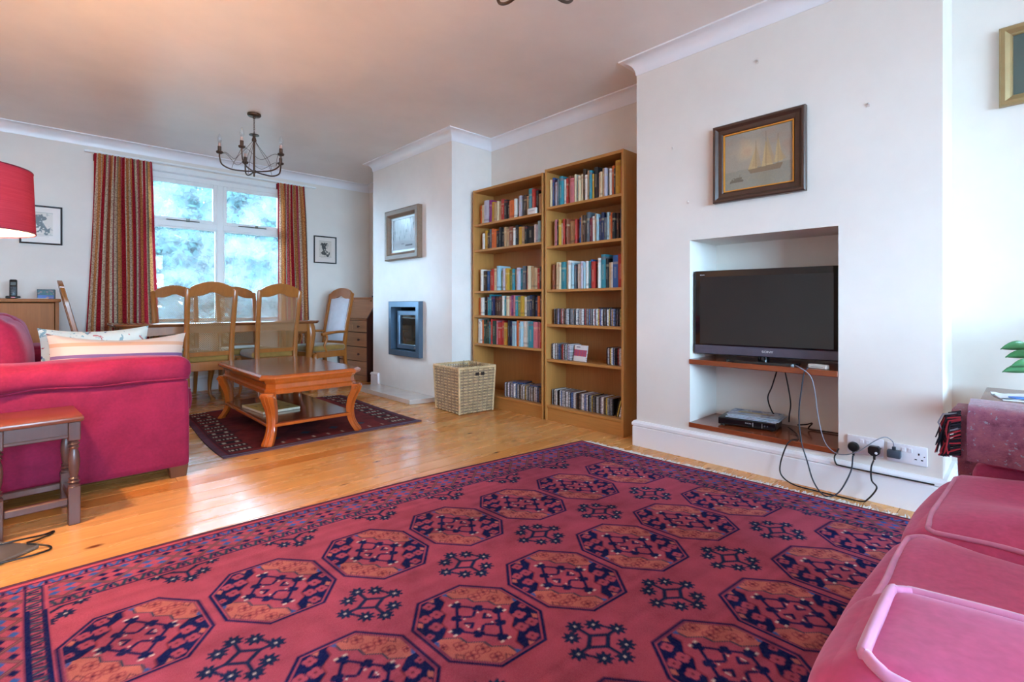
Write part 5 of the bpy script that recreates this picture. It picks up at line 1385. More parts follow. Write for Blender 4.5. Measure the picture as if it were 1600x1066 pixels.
# ------------------------------------------------------------------ chandeliers
M_BRONZE = plain('brown bronze', C(92, 72, 60), 0.42, 0.7, nscale=25, amt=0.2)
M_SLEEVE = plain('pinkish candle sleeve', C(206, 178, 168), 0.6)
m = NT('clear bulb glass'); tr = m.node('ShaderNodeBsdfTransparent'); gl = m.node('ShaderNodeBsdfGlossy'); gl.inputs['Roughness'].default_value = 0.05; mx = m.node('ShaderNodeMixShader'); mx.inputs[0].default_value = 0.18
tr.inputs['Color'].default_value = (0.93, 0.95, 0.97, 1); m.L(tr.outputs[0], mx.inputs[1]); m.L(gl.outputs[0], mx.inputs[2]); m.L(mx.outputs[0], m.out.inputs['Surface']); M_BULBG = m.mat
def chandelier(label, x, y, a0):
    t = thing('chandelier', label, 'chandelier', (x, y, ZC), a0)
    MB().lathe([(0.052, 0.0), (0.054, -0.012), (0.046, -0.022), (0.012, -0.026), (0.01, -0.04)], 24).build('ceiling_rose', M_BRONZE, t, 50)
    for k in range(7):
        m = MB(); z = -0.046 - k * 0.0155; ax = k % 2
        m.tube([((0.0055 * math.cos(q) if ax else 0), (0 if ax else 0.0055 * math.cos(q)), z + 0.011 * math.sin(q)) for q in [2 * PI * i / 10 for i in range(10)]], 0.0017, 5, closed=True); m.build('chain_link', M_BRONZE, t, 60)
    m = MB(); m.lathe([(0.004, -0.15), (0.006, -0.172), (0.038, -0.176), (0.040, -0.182), (0.012, -0.186), (0.011, -0.196), (0.019, -0.222), (0.018, -0.232), (0.008, -0.236), (0.008, -0.475), (0.016, -0.478), (0.016, -0.498), (0.007, -0.502), (0.007, -0.528), (0.002, -0.532)], 14); m.build('stem', M_BRONZE, t, 45)
    for k in range(5):
        a = 2 * PI * k / 5; c, s = math.cos(a), math.sin(a)
        R = lambda r, z: (r * c, r * s, z)
        m = MB(); m.tube(crom([R(0.012, -0.488), R(0.08, -0.492), R(0.17, -0.487), R(0.235, -0.455), R(0.252, -0.40), R(0.253, -0.365)], 6), 0.0062, 7); arm = m.build('arm', M_BRONZE, t, 60)
        m = MB(); m.lathe([(0.006, -0.372), (0.022, -0.366), (0.027, -0.356), (0.024, -0.350), (0.0135, -0.349), (0.0135, -0.31), (0.011, -0.309)], 14, (0.253 * c, 0.253 * s, 0)); m.build('cup', M_BRONZE, arm, 45)
        MB().lathe([(0.0105, -0.31), (0.0105, -0.283), (0.009, -0.281)], 12, (0.253 * c, 0.253 * s, 0)).build('candle_sleeve', M_SLEEVE, arm, 45)
        MB().lathe([(0.0085, -0.284), (0.0165, -0.262), (0.0175, -0.248), (0.013, -0.226), (0.005, -0.206), (0.0008, -0.2)], 12, (0.253 * c, 0.253 * s, 0)).build('bulb', M_BULBG, arm, 80)
        m = MB(); m.tube(crom([R(0.012, -0.232), R(0.06, -0.30), R(0.12, -0.375), R(0.15, -0.43), R(0.165, -0.478)], 5), 0.0018, 5)
        b = a + 2 * PI / 5; p0 = Vector(R(0.247, -0.372)); p1 = Vector((0.247 * math.cos(b), 0.247 * math.sin(b), -0.372))
        m.tube(crom([p0, p0 * 0.8 + p1 * 0.1 + Vector((0, 0, -0.062 + 0.037)), (p0 + p1) * 0.42 + Vector((0, 0, -0.11)), p1 * 0.8 + p0 * 0.1 + Vector((0, 0, -0.062 + 0.037)), p1], 5), 0.0018, 5)
        m.build('wire_swag', M_BRONZE, t, 60)
    return t
chandelier('bronze five-arm chandelier with clear candle bulbs hanging near the dining end', 1.293, 4.53, math.radians(18)).__setitem__('group', 'bronze chandeliers')
chandelier('bronze chandelier over the patterned rug, only arm tips showing', 1.23, 1.178, math.radians(7.8)).__setitem__('group', 'bronze chandeliers')

# ------------------------------------------------------------------ stove insert and hearth
sv = thing('inset_stove', 'inset stove with blue grey steel frame and glass door', 'stove', (XF, (SV[0] + SV[1]) / 2, (SV[2] + SV[3]) / 2)); sv.rotation_euler = (0, 0, -PI / 2)
M_STEELB = plain('blue grey enamelled steel', C(88, 108, 128), 0.32, 0.5, nscale=8, amt=0.08)
M_CHAR = plain('sooty steel', C(34, 32, 32), 0.7)
w, hgt = SV[1] - SV[0], SV[3] - SV[2]
frame(sv, w, hgt, [(0, 0.0005), (0, 0.045), (0.006, 0.05), (0.058, 0.05), (0.058, -0.07), (0.056, -0.07), (0.056, 0.0005)], M_STEELB)
iw, ih = w / 2 - 0.056, hgt / 2 - 0.056
m = MB(); m.box(-iw, iw, 0.25, 0.262, -ih, ih); m.box(-iw, -iw + 0.008, 0.072, 0.25, -ih, ih); m.box(iw - 0.008, iw, 0.072, 0.25, -ih, ih); m.box(-iw, iw, 0.072, 0.25, -ih, -ih + 0.008); m.box(-iw, iw, 0.072, 0.25, ih - 0.008, ih); m.build('firebox', M_CHAR, sv)
dr_ = link('stove_door', None, sv)
m = MB(); cs = [(-iw + 0.035, -ih + 0.012, 1, 1), (iw - 0.006, -ih + 0.012, -1, 1), (iw - 0.006, ih - 0.04, -1, -1), (-iw + 0.035, ih - 0.04, 1, -1)]
m.loft([[(x + sx * a, -b, z + sz * a) for a, b in [(0, -0.05), (0, -0.006), (0.006, 0.0), (0.046, 0.0), (0.05, -0.01), (0.05, -0.05)]] for x, z, sx, sz in cs], False, 0, True); 
bpy.data.objects.remove(dr_)
dr_ = m.build('stove_door', M_STEELB, sv)
m = NT('smoked stove glass'); m.set(C(46, 42, 38), 0.05, 0, 0.9); m.L(m.ramp(m.noise(m.coord('Object'), 6, 3), [(0.3, C(34, 31, 30)), (0.7, C(62, 56, 48))]), m.b.inputs['Base Color'])
MB().box(-iw + 0.08, iw - 0.05, 0.02, 0.03, -ih + 0.058, ih - 0.086).build('door_glass', m.mat, dr_)
m = MB(); m.tube([(iw - 0.03, 0.0, -ih + 0.035), (iw - 0.03, -0.02, -ih + 0.035), (iw - 0.05, -0.026, -ih + 0.035)], 0.006, 8); m.lathe(sphere_prof(0.011, 8, 0), 10, (iw - 0.056, -0.026, -ih + 0.035)); m.build('door_handle', plain('steel handle', C(150, 150, 150), 0.3, 0.9), dr_, 60)
he = MB(); he.prism([(2.475, 3.99), (XF - 0.001, 3.93), (XF - 0.001, 5.04), (2.475, 5.14)], 0.0005, 0.045, 'xy')
he = he.build('hearth_slab', plain('polished pale stone', C(206, 198, 192), 0.14, nscale=9, amt=0.08)); tag(he, 'low pale stone hearth slab on the boards below the stove', 'hearth')
bv = he.modifiers.new('soft edge', 'BEVEL'); bv.width = 0.003; bv.segments = 2

# ------------------------------------------------------------------ wicker basket
M_WICK = plain('straw wicker', C(212, 182, 138), 0.7, nscale=26, amt=0.3)
M_WICK2 = plain('shade-toned wicker', C(164, 138, 110), 0.75, nscale=30, amt=0.35)  # darker copy of the straw, painting in the shaded gaps of the weave
bk = thing('wicker_basket', 'square open wicker basket woven in straw and shade-toned rows', 'basket', (2.728, 3.49, 0.0005), math.radians(-4))
def bk_pt(s, z, off):
    """point on the wall, s = 0..4 around the square"""
    k = int(s) % 4; f = s - int(s); g = z / 0.39; hx_ = 0.172 + 0.016 * g + off; hy_ = 0.186 + 0.016 * g + off
    c = [(-hx_, -hy_), (hx_, -hy_), (hx_, hy_), (-hx_, hy_)]; a, b = c[k], c[(k + 1) % 4]
    r = 0.0
    return (a[0] + (b[0] - a[0]) * f, a[1] + (b[1] - a[1]) * f, z)
NS = 14
rows_ = 29
for mi_, (mat, par) in enumerate(((M_WICK, 0), (M_WICK2, 1))):
    m = MB()
    for r_ in range(rows_):
        if (r_ % 2) != par: continue
        z = 0.012 + r_ * 0.0128; pts = []; n = 4 * NS * 3
        for i in range(n):
            s = 4 * i / n; ph_ = s * NS * PI + r_ * PI
            if 0.62 < (s % 4) / 1 < 0.62: continue
            q = bk_pt(s, z + 0.0012 * math.sin(i * 1.7 + r_), 0.0052 * math.sin(ph_ + 0.25)); pts.append(q)
        m.tube(pts, 0.0058, 5, True, 0, True)
    o = m.build('weave', mat, bk, 60); o['kind'] = 'stuff'
m = MB()
for i in range(4 * NS):
    s = (i + 0.5) / NS; a = bk_pt(s, 0.003, 0.0); b = bk_pt(s, 0.385, 0.0); m.tube([a, b], 0.0042, 5)
o = m.build('stakes', M_WICK2, bk, 60); o['kind'] = 'stuff'
for k in range(4):
    MB().tube([bk_pt(k + 0.0, 0.003, 0.002), bk_pt(k + 0.0, 0.39, 0.002)], 0.010, 7).build('corner_post', M_WICK, bk, 60)
m = MB()
for ph_ in (0, PI * 2 / 3, PI * 4 / 3):
    m.tube([tuple(Vector(bk_pt(4 * i / 120, 0.392, 0.003)) + Vector((0, 0, 0.006 * math.sin(i * 0.9 + ph_)))) for i in range(120)], 0.0075, 6, True, 0, True)
m.build('rim', M_WICK, bk, 60)
MB().box(-0.168, 0.168, -0.182, 0.182, 0.002, 0.012).build('base', M_WICK2, bk)
for dx in (-0.005, 0.052):
    q = bk_pt(0.5, 0.335, 0.0)
    MB().box(dx - 0.02, dx + 0.018, q[1] - 0.0125, q[1] - 0.006, 0.322, 0.35, 0.003).build('slot_shade', plain('handle hole shade', C(46, 32, 26), 0.9), bk)  # solid dark blocks stand for the shade inside the handle holes
m = MB(); r2 = random.Random(5)
for k in range(9):
    x, y = r2.uniform(-0.08, 0.12), r2.uniform(-0.1, 0.12); m.tube([(x, y, 0.02), (x + r2.uniform(-0.06, 0.06), y + r2.uniform(-0.05, 0.05), r2.uniform(0.37, 0.44))], [0.006, 0.003], 5)
tag(m.build('kindling_twigs', plain('dry twigs', C(150, 124, 96), 0.8, amt=0.3), None, 60, (2.728, 3.49, 0.0005)), 'dry kindling twigs sticking out of the wicker basket', 'twigs', None, 'stuff')

# ------------------------------------------------------------------ television niche
MB_ = MB().box(XB - 0.006, XR - 0.003, NI[0] - 0.004 + 0.006, NI[1] + 0.004, 0.5715, 0.6015, 0.003)
tag(MB_.build('niche_shelf', M_REDW), 'red brown wooden shelf carrying the television in the niche', 'shelf')
tag(MB().box(XB - 0.010, XR - 0.003, NI[0] + 0.002, NI[1] + 0.004, 0.1885, 0.2165, 0.003).build('niche_shelf', M_REDW), 'red brown wooden board at the niche bottom under the disc player', 'shelf')
tv = thing('television', 'black flat television with a dark glossy screen on its stand', 'television', (2.945, 1.047, 0.602)); tv.rotation_euler = (0, 0, math.radians(-82))
M_PIANO = plain('glossy black bezel', C(18, 17, 20), 0.1, nscale=3, amt=0.1)
M_SCR = plain('dark screen glass', C(14, 12, 14), 0.11, nscale=3, amt=0.06)
M_SILV = plain('dark violet grey trim', C(84, 80, 94), 0.3, 0.4)
TW, Z0, Z1 = 0.378, 0.034, 0.536
MB().box(-TW, TW, -0.002, 0.045, Z0, Z1, 0.008, seg=2).build('housing', M_PIANO, tv, 40)
MB().box(-TW + 0.05, TW - 0.05, 0.045, 0.085, Z0 + 0.06, Z1 - 0.08, 0.01).build('rear_cover', M_BLACK, tv)
MB().box(-TW + 0.036, TW - 0.036, -0.0032, -0.0018, Z0 + 0.062, Z1 - 0.038).build('screen', M_SCR, tv)
lt = MB().box(-TW + 0.004, TW - 0.004, -0.006, -0.001, Z0 + 0.003, Z0 + 0.054, 0.003).build('lower_trim', M_SILV, tv)
M_LET = plain('silver lettering', C(226, 226, 230), 0.3, 0.2)
link('lettering', text_mesh('SONY', 0.017, 0.0004, M_LET, 'lettering'), tv, (0.03, -0.0066, Z0 + 0.030), (PI / 2, 0, 0), (1.3, 1, 1))
link('lettering', text_mesh('BRAVIA', 0.008, 0.0003, M_LET, 'lettering'), tv, (-TW + 0.05, -0.0026, Z1 - 0.026), (PI / 2, 0, 0))
m = MB(); m.lathe([(0.03, 0.011), (0.028, Z0 + 0.03)], 20, (0.0, 0.05, 0)); m.build('stand_neck', M_PIANO, tv, 50)
m = MB(); m.loft([[(0.19 * math.copysign(abs(math.cos(a)) ** 0.5, math.cos(a)) * k, 0.03 + 0.095 * math.copysign(abs(math.sin(a)) ** 0.5, math.sin(a)) * k, z) for a in [2 * PI * i / 32 for i in range(32)]] for k, z in ((1.0, 0.0), (1.0, 0.009), (0.985, 0.0125))]); m.build('stand_base', M_PIANO, tv, 40)
wb = thing('adapter_box', 'small white box beside the television foot', 'box', (2.905, 0.755, 0.602), -0.2)
MB().box(-0.018, 0.018, -0.045, 0.045, 0, 0.022, 0.004).build('casing', plain('ivory plastic', C(214, 214, 206), 0.4), wb); MB().box(-0.0186, -0.0176, -0.03, 0.03, 0.009, 0.011).build('casing_seam', plain('seam grey', C(120, 120, 120), 0.5), wb)
dv = thing('disc_player', 'slim black disc player on the lower niche board', 'disc player', (2.946, 1.134, 0.217)); dv.rotation_euler = (0, 0, math.radians(-81))
MB().box(-0.155, 0.155, 0.0, 0.20, 0.006, 0.046, 0.005, seg=2).build('casing', M_BLACK, dv, 40)
MB().box(-0.152, 0.152, -0.002, 0.001, 0.010, 0.042, 0.001).build('front_panel', M_PIANO, dv)
link('lettering', text_mesh('PHILIPS', 0.010, 0.0003, M_LET, 'lettering'), dv, (0.012, -0.0026, 0.03), (PI / 2, 0, 0))
MB().box(0.036, 0.0375, -0.0035, -0.001, 0.014, 0.038).build('tray_edge', M_LET, dv); MB().box(0.084, 0.0855, -0.0035, -0.001, 0.014, 0.038).build('tray_edge', M_LET, dv)
for x in (0.098, 0.112): MB().lathe([(0.004, 0.0), (0.004, -0.004), (0.001, -0.0045)], 10, (x, 0.0, 0.026), 'y').build('button', M_SILV, dv, 50)
for x in (-0.13, 0.13):
    for y in (0.03, 0.17): MB().lathe([(0.01, 0), (0.01, 0.0065)], 10, (x, y, 0)).build('rubber_foot', M_BLACK, dv)
nw = thing('newspapers', 'folded newspapers with blue and yellow print on the disc player', 'newspaper', (2.952, 1.12, 0.2638)); nw.rotation_euler = (0, 0, math.radians(-84))
def f_news(seed):
    def fn(X, Y, img):
        r = np.random.default_rng(seed); n = cell_noise(X.shape, 3, r, 1.0); n2 = cell_noise(X.shape, 9, r, 1.0)
        img[:] = np.array(C(190, 204, 214)[:3]); over(img, C(84, 100, 120), (n > 0.25) * 0.5); over(img, C(60, 110, 170), (n2 > 0.3) * 0.7); over(img, C(196, 176, 84), ((np.abs(Y - 0.55) < 0.12) & (np.abs(X - 0.45) < 0.3)) * 0.75); over(img, C(120, 80, 70), ((np.abs(Y - 0.5) < 0.1) & (np.abs(X - 0.8) < 0.08)) * 0.7)
    return fn
M_NEWS = plain('newsprint edges', C(176, 190, 204), 0.9, nscale=70, amt=0.2)
for k, (dx, dy, rz) in enumerate(((0.0, 0.01, 0.0), (0.012, 0.018, -0.03), (0.004, 0.03, 0.04))):
    o = MB().box(-0.135, 0.14, 0.0, 0.19, 0, 0.006, 0.002).build('newspaper_section', M_NEWS, nw, None, (dx, dy, 0.0065 * k), (0, 0, rz))
    if k == 2: art_panel('front_page', 0.275, 0.19, 0.004, f_news(k), lambda X, Y: (-0.135 + X * 0.275, Y * 0.19, X * 0 + 0.0064), M_PRINT, o)
# sockets, plugs, cables --------------------------------------------------------------------
M_PLATE = plain('white socket plastic', C(232, 230, 236), 0.3, nscale=6, amt=0.02)
def socket(label, yc, zc, holes):
    t = thing('wall_socket', label, 'socket', (XB, yc, zc)); t.rotation_euler = (0, 0, -PI / 2); t['group'] = 'double sockets'
    MB().box(-0.0725, 0.0725, -0.010, -0.0004, -0.043, 0.043, 0.004, seg=2).build('face_plate', M_PLATE, t, 40)
    for x in (-0.012, 0.012): MB().box(x - 0.008, x + 0.008, -0.0135, -0.009, 0.010, 0.030, 0.002).build('rocker_switch', M_PLATE, t)
    for x in holes:
        MB().box(x - 0.0025, x + 0.0025, -0.0105, -0.0085, 0.004, 0.013).build('pin_slot', M_BLACK, t)
        for d in (-0.011, 0.011): MB().box(x + d - 0.004, x + d + 0.004, -0.0105, -0.0085, -0.019, -0.014).build('pin_slot', M_BLACK, t)
    for x in (-0.062, 0.062): MB().lathe([(0.003, -0.0085), (0.003, -0.0105)], 8, (x, 0, 0), 'y').build('screw', M_STEEL, t)
socket('white double socket with two black plugs beside the niche', 0.546, 0.256, ())
socket('white double socket holding the square charger, one outlet empty', 0.388, 0.250, (0.043,))
def plug(label, y, z, shape, name='mains_plug'):
    t = thing(name, label, 'plug', (XB - 0.0104, y, z)); t.rotation_euler = (0, 0, -PI / 2)
    if shape == 'round':
        m = MB(); m.lathe([(0.021, 0.0), (0.023, -0.006), (0.0235, -0.018), (0.02, -0.026), (0.008, -0.029)], 20, (0, 0, 0), 'y'); m.build('plug_body', M_BLACK, t, 50)
        MB().lathe([(0.006, -0.02), (0.005, -0.042)], 10, (0, -0.012, 0)).build('strain_relief', M_BLACK, t, 50)
    elif shape == 'block':
        m = MB(); m.prism([(-0.017, 0.02), (0.017, 0.02), (0.023, 0.008), (0.022, -0.014), (0.008, -0.026), (-0.008, -0.026), (-0.022, -0.014), (-0.023, 0.008)], -0.03, 0.0, 'xz'); o = m.build('plug_body', M_BLACK, t)
        b = o.modifiers.new('soft edge', 'BEVEL'); b.width = 0.003; b.segments = 2
        MB().lathe([(0.006, 0), (0.005, -0.0015)], 12, (0.01, -0.0302, -0.01), 'y').build('white_sticker', M_PLATE, t)
        MB().lathe([(0.006, -0.024), (0.005, -0.046)], 10, (0, -0.012, 0)).build('strain_relief', M_BLACK, t, 50)
    else:
        MB().box(-0.0255, 0.0255, -0.032, 0.0, -0.018, 0.018, 0.006, seg=2).build('charger_body', plain('slate plastic', C(62, 72, 84), 0.45), t, 40)
        MB().box(-0.007, 0.007, -0.024, -0.012, 0.018, 0.034, 0.002).build('cable_connector', plain('dark slate plastic', C(48, 56, 66), 0.45), t)
plug('round black mains plug nearest the niche', 0.589, 0.246, 'round')
plug('angular black mains plug with a round white sticker', 0.507, 0.247, 'block')
plug('square slate charger with a cable leaving its top', 0.432, 0.246, 'charger', 'usb_charger')
def cable(label, pts, r, mat=M_BLACK):
    tag(MB().tube(crom(pts, 8), r, 7).build('cable', mat, None, 80), label, 'cable')
XC = 2.826
cable('dark flex from the round plug looping over the skirting up to the television', [(XC, 0.589, 0.205), (2.812, 0.595, 0.13), (2.77, 0.628, 0.04), (2.745, 0.665, 0.008), (2.755, 0.705, 0.012), (2.79, 0.75, 0.055), (2.815, 0.782, 0.135), (2.83, 0.815, 0.235), (2.835, 0.826, 0.37), (2.84, 0.815, 0.50), (2.843, 0.804, 0.58), (2.848, 0.79, 0.606), (2.88, 0.80, 0.609)], 0.0034, plain('dark grey flex', C(40, 46, 58), 0.5))
cable('long black flex from the stickered plug trailing on the floor to the disc player', [(XC, 0.507, 0.202), (2.815, 0.515, 0.165), (2.81, 0.512, 0.11), (2.805, 0.492, 0.08), (2.80, 0.524, 0.022), (2.795, 0.55, 0.005), (2.79, 0.63, 0.004), (2.79, 0.73, 0.0045), (2.795, 0.84, 0.008), (2.806, 0.90, 0.038), (2.815, 0.908, 0.095), (2.825, 0.885, 0.185), (2.84, 0.865, 0.221), (2.90, 0.85, 0.2205), (3.0, 0.885, 0.222), (3.07, 0.95, 0.236)], 0.0036)
cable('thin grey charger lead curving across the sockets and up to the shelf', [(XB - 0.028, 0.432, 0.282), (2.826, 0.437, 0.305), (2.810, 0.46, 0.322), (2.796, 0.495, 0.302), (2.792, 0.555, 0.243), (2.808, 0.618, 0.207), (2.82, 0.672, 0.21), (2.835, 0.715, 0.258), (2.84, 0.742, 0.38), (2.842, 0.755, 0.49), (2.836, 0.775, 0.57), (2.84, 0.83, 0.6095), (2.87, 0.86, 0.612)], 0.0024, plain('grey lead', C(134, 140, 150), 0.5))
cable('black aerial cable clipped along the skirting moulding under the sockets', [(2.848, 0.652, 0.222), (2.838, 0.668, 0.18), (2.829, 0.66, 0.15), (2.8305, 0.64, 0.1435), (2.8305, 0.52, 0.142), (2.8305, 0.40, 0.142), (2.8305, 0.29, 0.142)], 0.0036)
cable('black loop of cable hanging behind the upper niche shelf', [(3.16, 1.03, 0.5705), (3.13, 1.055, 0.45), (3.12, 1.075, 0.38), (3.14, 1.06, 0.30), (3.168, 1.03, 0.245)], 0.004)
cable('second black cable dropping from the television shelf to the player', [(3.16, 1.00, 0.5705), (3.14, 0.97, 0.45), (3.13, 0.955, 0.36), (3.14, 0.965, 0.29), (3.168, 0.975, 0.245)], 0.004)
cable('black cable running along the niche back to its side', [(3.17, 0.93, 0.235), (3.15, 0.88, 0.25), (3.15, 0.85, 0.262), (3.16, 0.87, 0.225), (3.17, 0.80, 0.222), (3.18, 0.662, 0.224)], 0.004)

# ------------------------------------------------------------------ sheen-lightened rose velvet sofa
s2 = thing('rose_sofa', 'sheen-tinted rose pink velvet sofa with piped cushions and a throw over its arm', 'sofa', (0, 0, 0))
M_PIPE = plain('pink piping', C(220, 140, 184), 0.85, nscale=30, amt=0.12, sheen=0.4)
soft('sofa_base', M_VELP, s2, (1.27, -0.29, 0.185), (0.60, 0.45, 0.125), 0.03, (0, 0.01, 0), 10, 0.004)
soft('backrest', M_VELP, s2, (1.21, -0.78, 0.46), (0.76, 0.11, 0.40), 0.06, (0, 0, 0), 10)
for k, xa in enumerate((0.455, 1.875)):
    soft('arm', M_VELP, s2, (xa + (0.105, 0.059)[k], -0.31, 0.285), ((0.098, 0.045)[k], 0.42, (0.225, 0.20)[k]), 0.03, (0.0, 0.006, 0), 12, 0.003, k)
    soft('arm_pad', M_VELP, s2, (xa + (0.105, 0.060)[k], -0.31, (0.574, 0.532)[k]), ((0.115, 0.044)[k], (0.435, 0.41)[k], (0.066, 0.062)[k]), (0.050, 0.034)[k], (0.006, 0.012, 0.014), 22, (0.014, 0.006)[k], 13.0 + k, None, 6.0, [(0.062, 0.024)], M_PIPE)
for k, (xa, xb, fy) in enumerate(((0.69, 1.285, 0.206), (1.29, 1.862, 0.190))):
    soft('seat_cushion', M_VELP, s2, ((xa + xb) / 2, fy - 0.44, 0.385), ((xb - xa) / 2, 0.43, 0.088), 0.062, (0.0, 0.022, 0.022), 24, 0.017, 15 + k, None, 6.0, [(0.086, 0.026)], M_PIPE)
for k, xa in enumerate((0.70, 1.29)):
    soft('back_cushion', M_VELP, s2, (xa + 0.285, -0.60, 0.63), (0.28, 0.09, 0.20), 0.07, (0, 0.04, 0.02), 12, 0.01, 19 + k, (0.14, 0, 0))
for x in (0.53, 1.93):
    for y in (0.03, -0.82):
        m = MB(); m.loft([rect_ring((x, y, 0.0145), (1, 0, 0), (0, 1, 0), 0.036, 0.036, 0.1), rect_ring((x, y, 0.07), (1, 0, 0), (0, 1, 0), 0.045, 0.045, 0.1)]); m.build('foot', M_FOOT, s2)
# folded throw over the far arm
m = NT('flecked mauve wool'); v = m.coord('Object')
col = m.ramp(m.noise(v, 38, 4, 0.7), [(0.3, C(120, 72, 98)), (0.5, C(152, 98, 124)), (0.7, C(168, 110, 126))])
fk = m.ramp(m.noise(v, 120, 2), [(0.0, (0, 0, 0, 1)), (0.66, (1, 1, 1, 1))], 'CONSTANT'); col = m.mix(fk, col, C(150, 160, 180))
m.set(col, 0.95, 0, 0.15, 0.4); m.bump(m.noise(v, 160, 2), 0.4, 0.003); M_THROW = m.mat
th_ = thing('wool_throw', 'folded mauve wool throw with dark fringe over the rose sofa arm', 'blanket', (0, 0, 0))
def throw_layer(x0, x1, zt, zin, zout, thick, ya, yb, seed, name):
    prof = crom([(x0, zin), (x0 - 0.002, (zin + zt) / 2), (x0 + 0.006, zt - 0.022), (x0 + 0.03, zt), ((x0 + x1) / 2, zt + 0.004), (x1 - 0.03, zt), (x1 - 0.004, zt - 0.022), (x1 + 0.002, (zt + zout) / 2), (x1, zout)], 4) if False else None
    pts = [Vector((p[0], 0, p[1])) for p in [(x0, zin), (x0 - 0.002, (zin + zt) / 2), (x0 + 0.004, zt - 0.02), (x0 + 0.026, zt), ((x0 + x1) / 2, zt + 0.003), (x1 - 0.03, zt), (x1 - 0.004, zt - 0.022), (x1 + 0.002, (zt + zout) / 2), (x1, zout)]]
    P = crom(pts, 4); n = len(P); inner = []
    for i, p in enumerate(P):
        t = (P[min(i + 1, n - 1)] - P[max(i - 1, 0)]).normalized(); nrm = Vector((t.z, 0, -t.x)); inner.append(p + nrm * thick)
    ring = [(p.x, p.z) for p in P] + [(p.x, p.z) for p in reversed(inner)]
    m = MB(); k = 16
    m.loft([[(x + 0.004 * mnoise.noise(Vector((y * 9, z * 12, seed))), y + 0.006 * mnoise.noise(Vector((x * 14, z * 14, seed + 4))), z + 0.003 * mnoise.noise(Vector((x * 8, y * 9, seed)))) for x, z in ring] for y in [ya + (yb - ya) * i / k for i in range(k + 1)]])
    return m.build(name, M_THROW, th_, 60)
throw_layer(1.838, 2.028, 0.650, 0.503, 0.38, 0.012, -0.42, 0.122, 1.0, 'outer_fold')
throw_layer(1.853, 2.013, 0.635, 0.505, 0.40, 0.010, -0.40, 0.150, 2.0, 'inner_fold')
M_FR = [plain('black wool fringe', C(30, 30, 44), 0.95), plain('red wool fringe', C(170, 50, 66), 0.95), plain('pale wool fringe', C(150, 156, 172), 0.95)]
for mi_, mt in enumerate(M_FR):
    m = MB(); r2 = random.Random(20 + mi_)
    for k in range((54, 22, 8)[mi_]):
        z = r2.uniform(0.51, 0.635); x = 1.842 + r2.uniform(-0.004, 0.012); y = 0.145; L = r2.uniform(0.05, 0.09); sw = r2.uniform(0.012, 0.034)
        zz = [max(0.507, z - d) for d in (0, L * 0.2, L * 0.6, L)]
        m.tube([(x, y - 0.012, zz[0]), (x - 0.006, y + sw * 0.7, zz[1] + 0.004), (x - 0.008 + r2.uniform(-0.004, 0.004), y + sw, zz[2]), (x - 0.006, y + sw * r2.uniform(0.7, 1.3), zz[3])], [0.0028, 0.0026, 0.0024, 0.0014], 5)
    o = m.build('fringe', mt, th_, 70); o['kind'] = 'stuff'

# ------------------------------------------------------------------ side table, papers, plant
sd = thing('side_table', 'small reddish wooden side table in the alcove behind the throw', 'table', (2.92, -0.10, 0))
MB().box(-0.235, 0.235, -0.24, 0.24, 0.532, 0.552, 0.005, seg=2).build('table_top', wood('reddish side table top', C(132, 78, 56), 'x', 0.2, 0.2, 0.6, 0.3), sd, 40)
for s in (-1, 1):
    MB().box(-0.19, 0.19, s * 0.20 - 0.009, s * 0.20 + 0.009, 0.47, 0.532).build('apron', M_REDW, sd)
    MB().box(s * 0.195 - 0.009, s * 0.195 + 0.009, -0.19, 0.19, 0.47, 0.532).build('apron', M_REDW, sd)
    for s_ in (-1, 1):
        m = MB(); m.loft([rect_ring((s * 0.14 + 0.03, s_ * 0.205, 0.0005), (1, 0, 0), (0, 1, 0), 0.012, 0.012), rect_ring((s * 0.14 + 0.03, s_ * 0.205, 0.532), (1, 0, 0), (0, 1, 0), 0.02, 0.02)]); m.build('leg', M_REDW, sd)
pp_ = thing('folded_paper', 'white folded paper with a blue mark on the side table', 'papers', (2.86, 0.0, 0.5525), 0.25)
m = MB(); n = 14
vs = [(-0.085 + 0.17 * i / n, -0.10 + 0.20 * j / n, 0.004 + 0.007 * abs(mnoise.noise(Vector((i * 0.35, j * 0.3, 2))))) for j in range(n + 1) for i in range(n + 1)]
m.add(vs, [(j * (n + 1) + i, j * (n + 1) + i + 1, (j + 1) * (n + 1) + i + 1, (j + 1) * (n + 1) + i) for j in range(n) for i in range(n)])
m.box(-0.083, 0.083, -0.098, 0.098, 0.0, 0.0038); M_PAPER = plain('soft white paper', C(228, 232, 240), 0.8, nscale=6, amt=0.02); m.build('sheet', M_PAPER, pp_, 60)
m = MB(); m.loft([[(-0.045 + 0.022 * math.cos(a), 0.02 + 0.055 * math.sin(a), z) for a in [2 * PI * i / 18 for i in range(18)]] for z in (0.008, 0.0125)]); m.build('blue_mark', plain('blue print', C(84, 130, 206), 0.6), pp_)
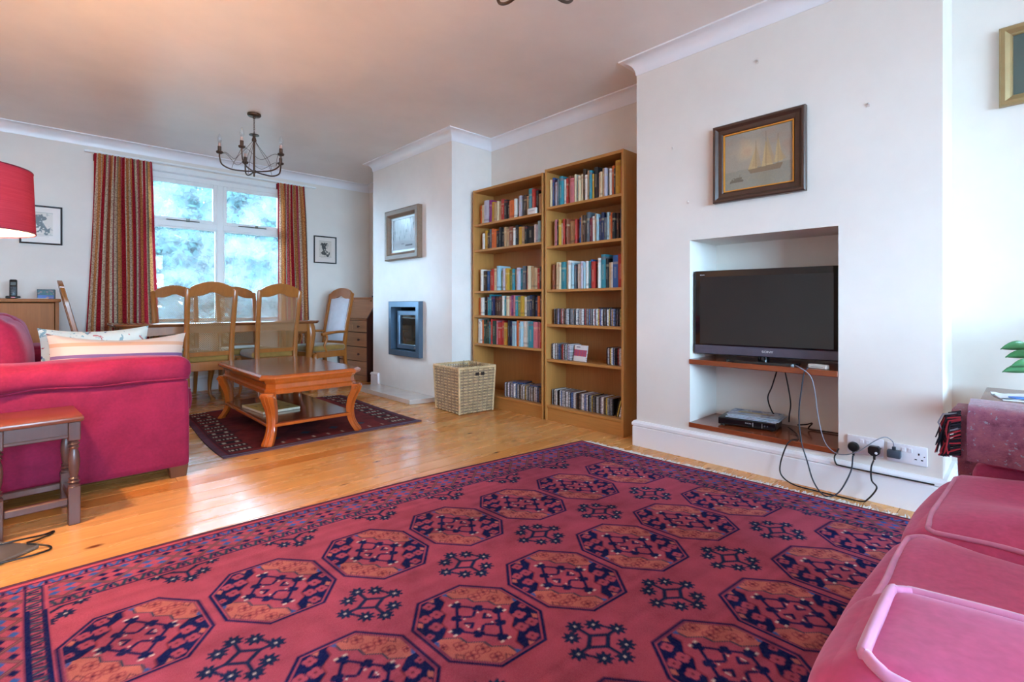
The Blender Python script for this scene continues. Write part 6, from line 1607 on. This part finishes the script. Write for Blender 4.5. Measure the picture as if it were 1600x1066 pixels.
pt = thing('potted_plant', 'glossy green leafy plant in a pot on the side table', 'plant', (2.97, -0.17, 0.5525))
MB().lathe([(0.045, 0.0), (0.062, 0.10), (0.068, 0.10), (0.068, 0.118), (0.058, 0.118), (0.055, 0.10)], 24).build('pot', plain('terracotta pot', C(170, 96, 66), 0.7), pt, 40)
M_LEAF = plain('glossy leaf', C(84, 146, 92), 0.3, nscale=14, amt=0.25); M_STEM = plain('green stem', C(96, 128, 78), 0.5)
r2 = random.Random(6)
LT = [(-0.095, 0.215, 0.20, 1.75), (-0.10, 0.20, 0.13, 1.95), (-0.06, 0.19, 0.165, 1.6), (-0.08, 0.21, 0.105, 2.1)] + [(r2.uniform(-0.15, 0.15), r2.uniform(-0.16, 0.13), r2.uniform(0.12, 0.32), r2.uniform(0, 6.28)) for _ in range(22)]
for (x, y, z, a) in LT:
    base = Vector((x * 0.15, y * 0.15, 0.10)); mid = Vector((x * 0.55, y * 0.55, z * 0.9 + 0.01)); end = Vector((x * 0.8, y * 0.8, z))
    MB().tube(crom([base, mid, end], 5), 0.0022, 5).build('stem', M_STEM, pt, 60)
    d = Vector((x, y, 0)).normalized(); sd_ = (Vector((-d.y, d.x, 0)) * 0.55 + Vector((0, 0, 0.83))); L = 0.07 + 0.03 * ((x * 37 + z * 91) % 1.0); vs = []; fs = []
    for i in range(9):
        u = i / 8; w_ = 0.024 * math.sin(PI * min(1, u * 0.96 + 0.04)) ** 0.8; c = end + d * L * u + Vector((0, 0, 0.014 * math.sin(u * 2.4) - 0.016 * u * u))
        vs += [tuple(c - sd_ * w_ + Vector((0, 0, 0.004))), tuple(c), tuple(c + sd_ * w_ + Vector((0, 0, 0.004)))]
    for i in range(8):
        for q in (0, 1): fs.append((3 * i + q, 3 * i + q + 1, 3 * i + q + 4, 3 * i + q + 3))
    me = bpy.data.meshes.new('leaf'); me.from_pydata(vs, [], fs); me.materials.append(M_LEAF); me.shade_smooth(); o = link('leaf', me, pt); sl = o.modifiers.new('thickness', 'SOLIDIFY'); sl.thickness = 0.0012
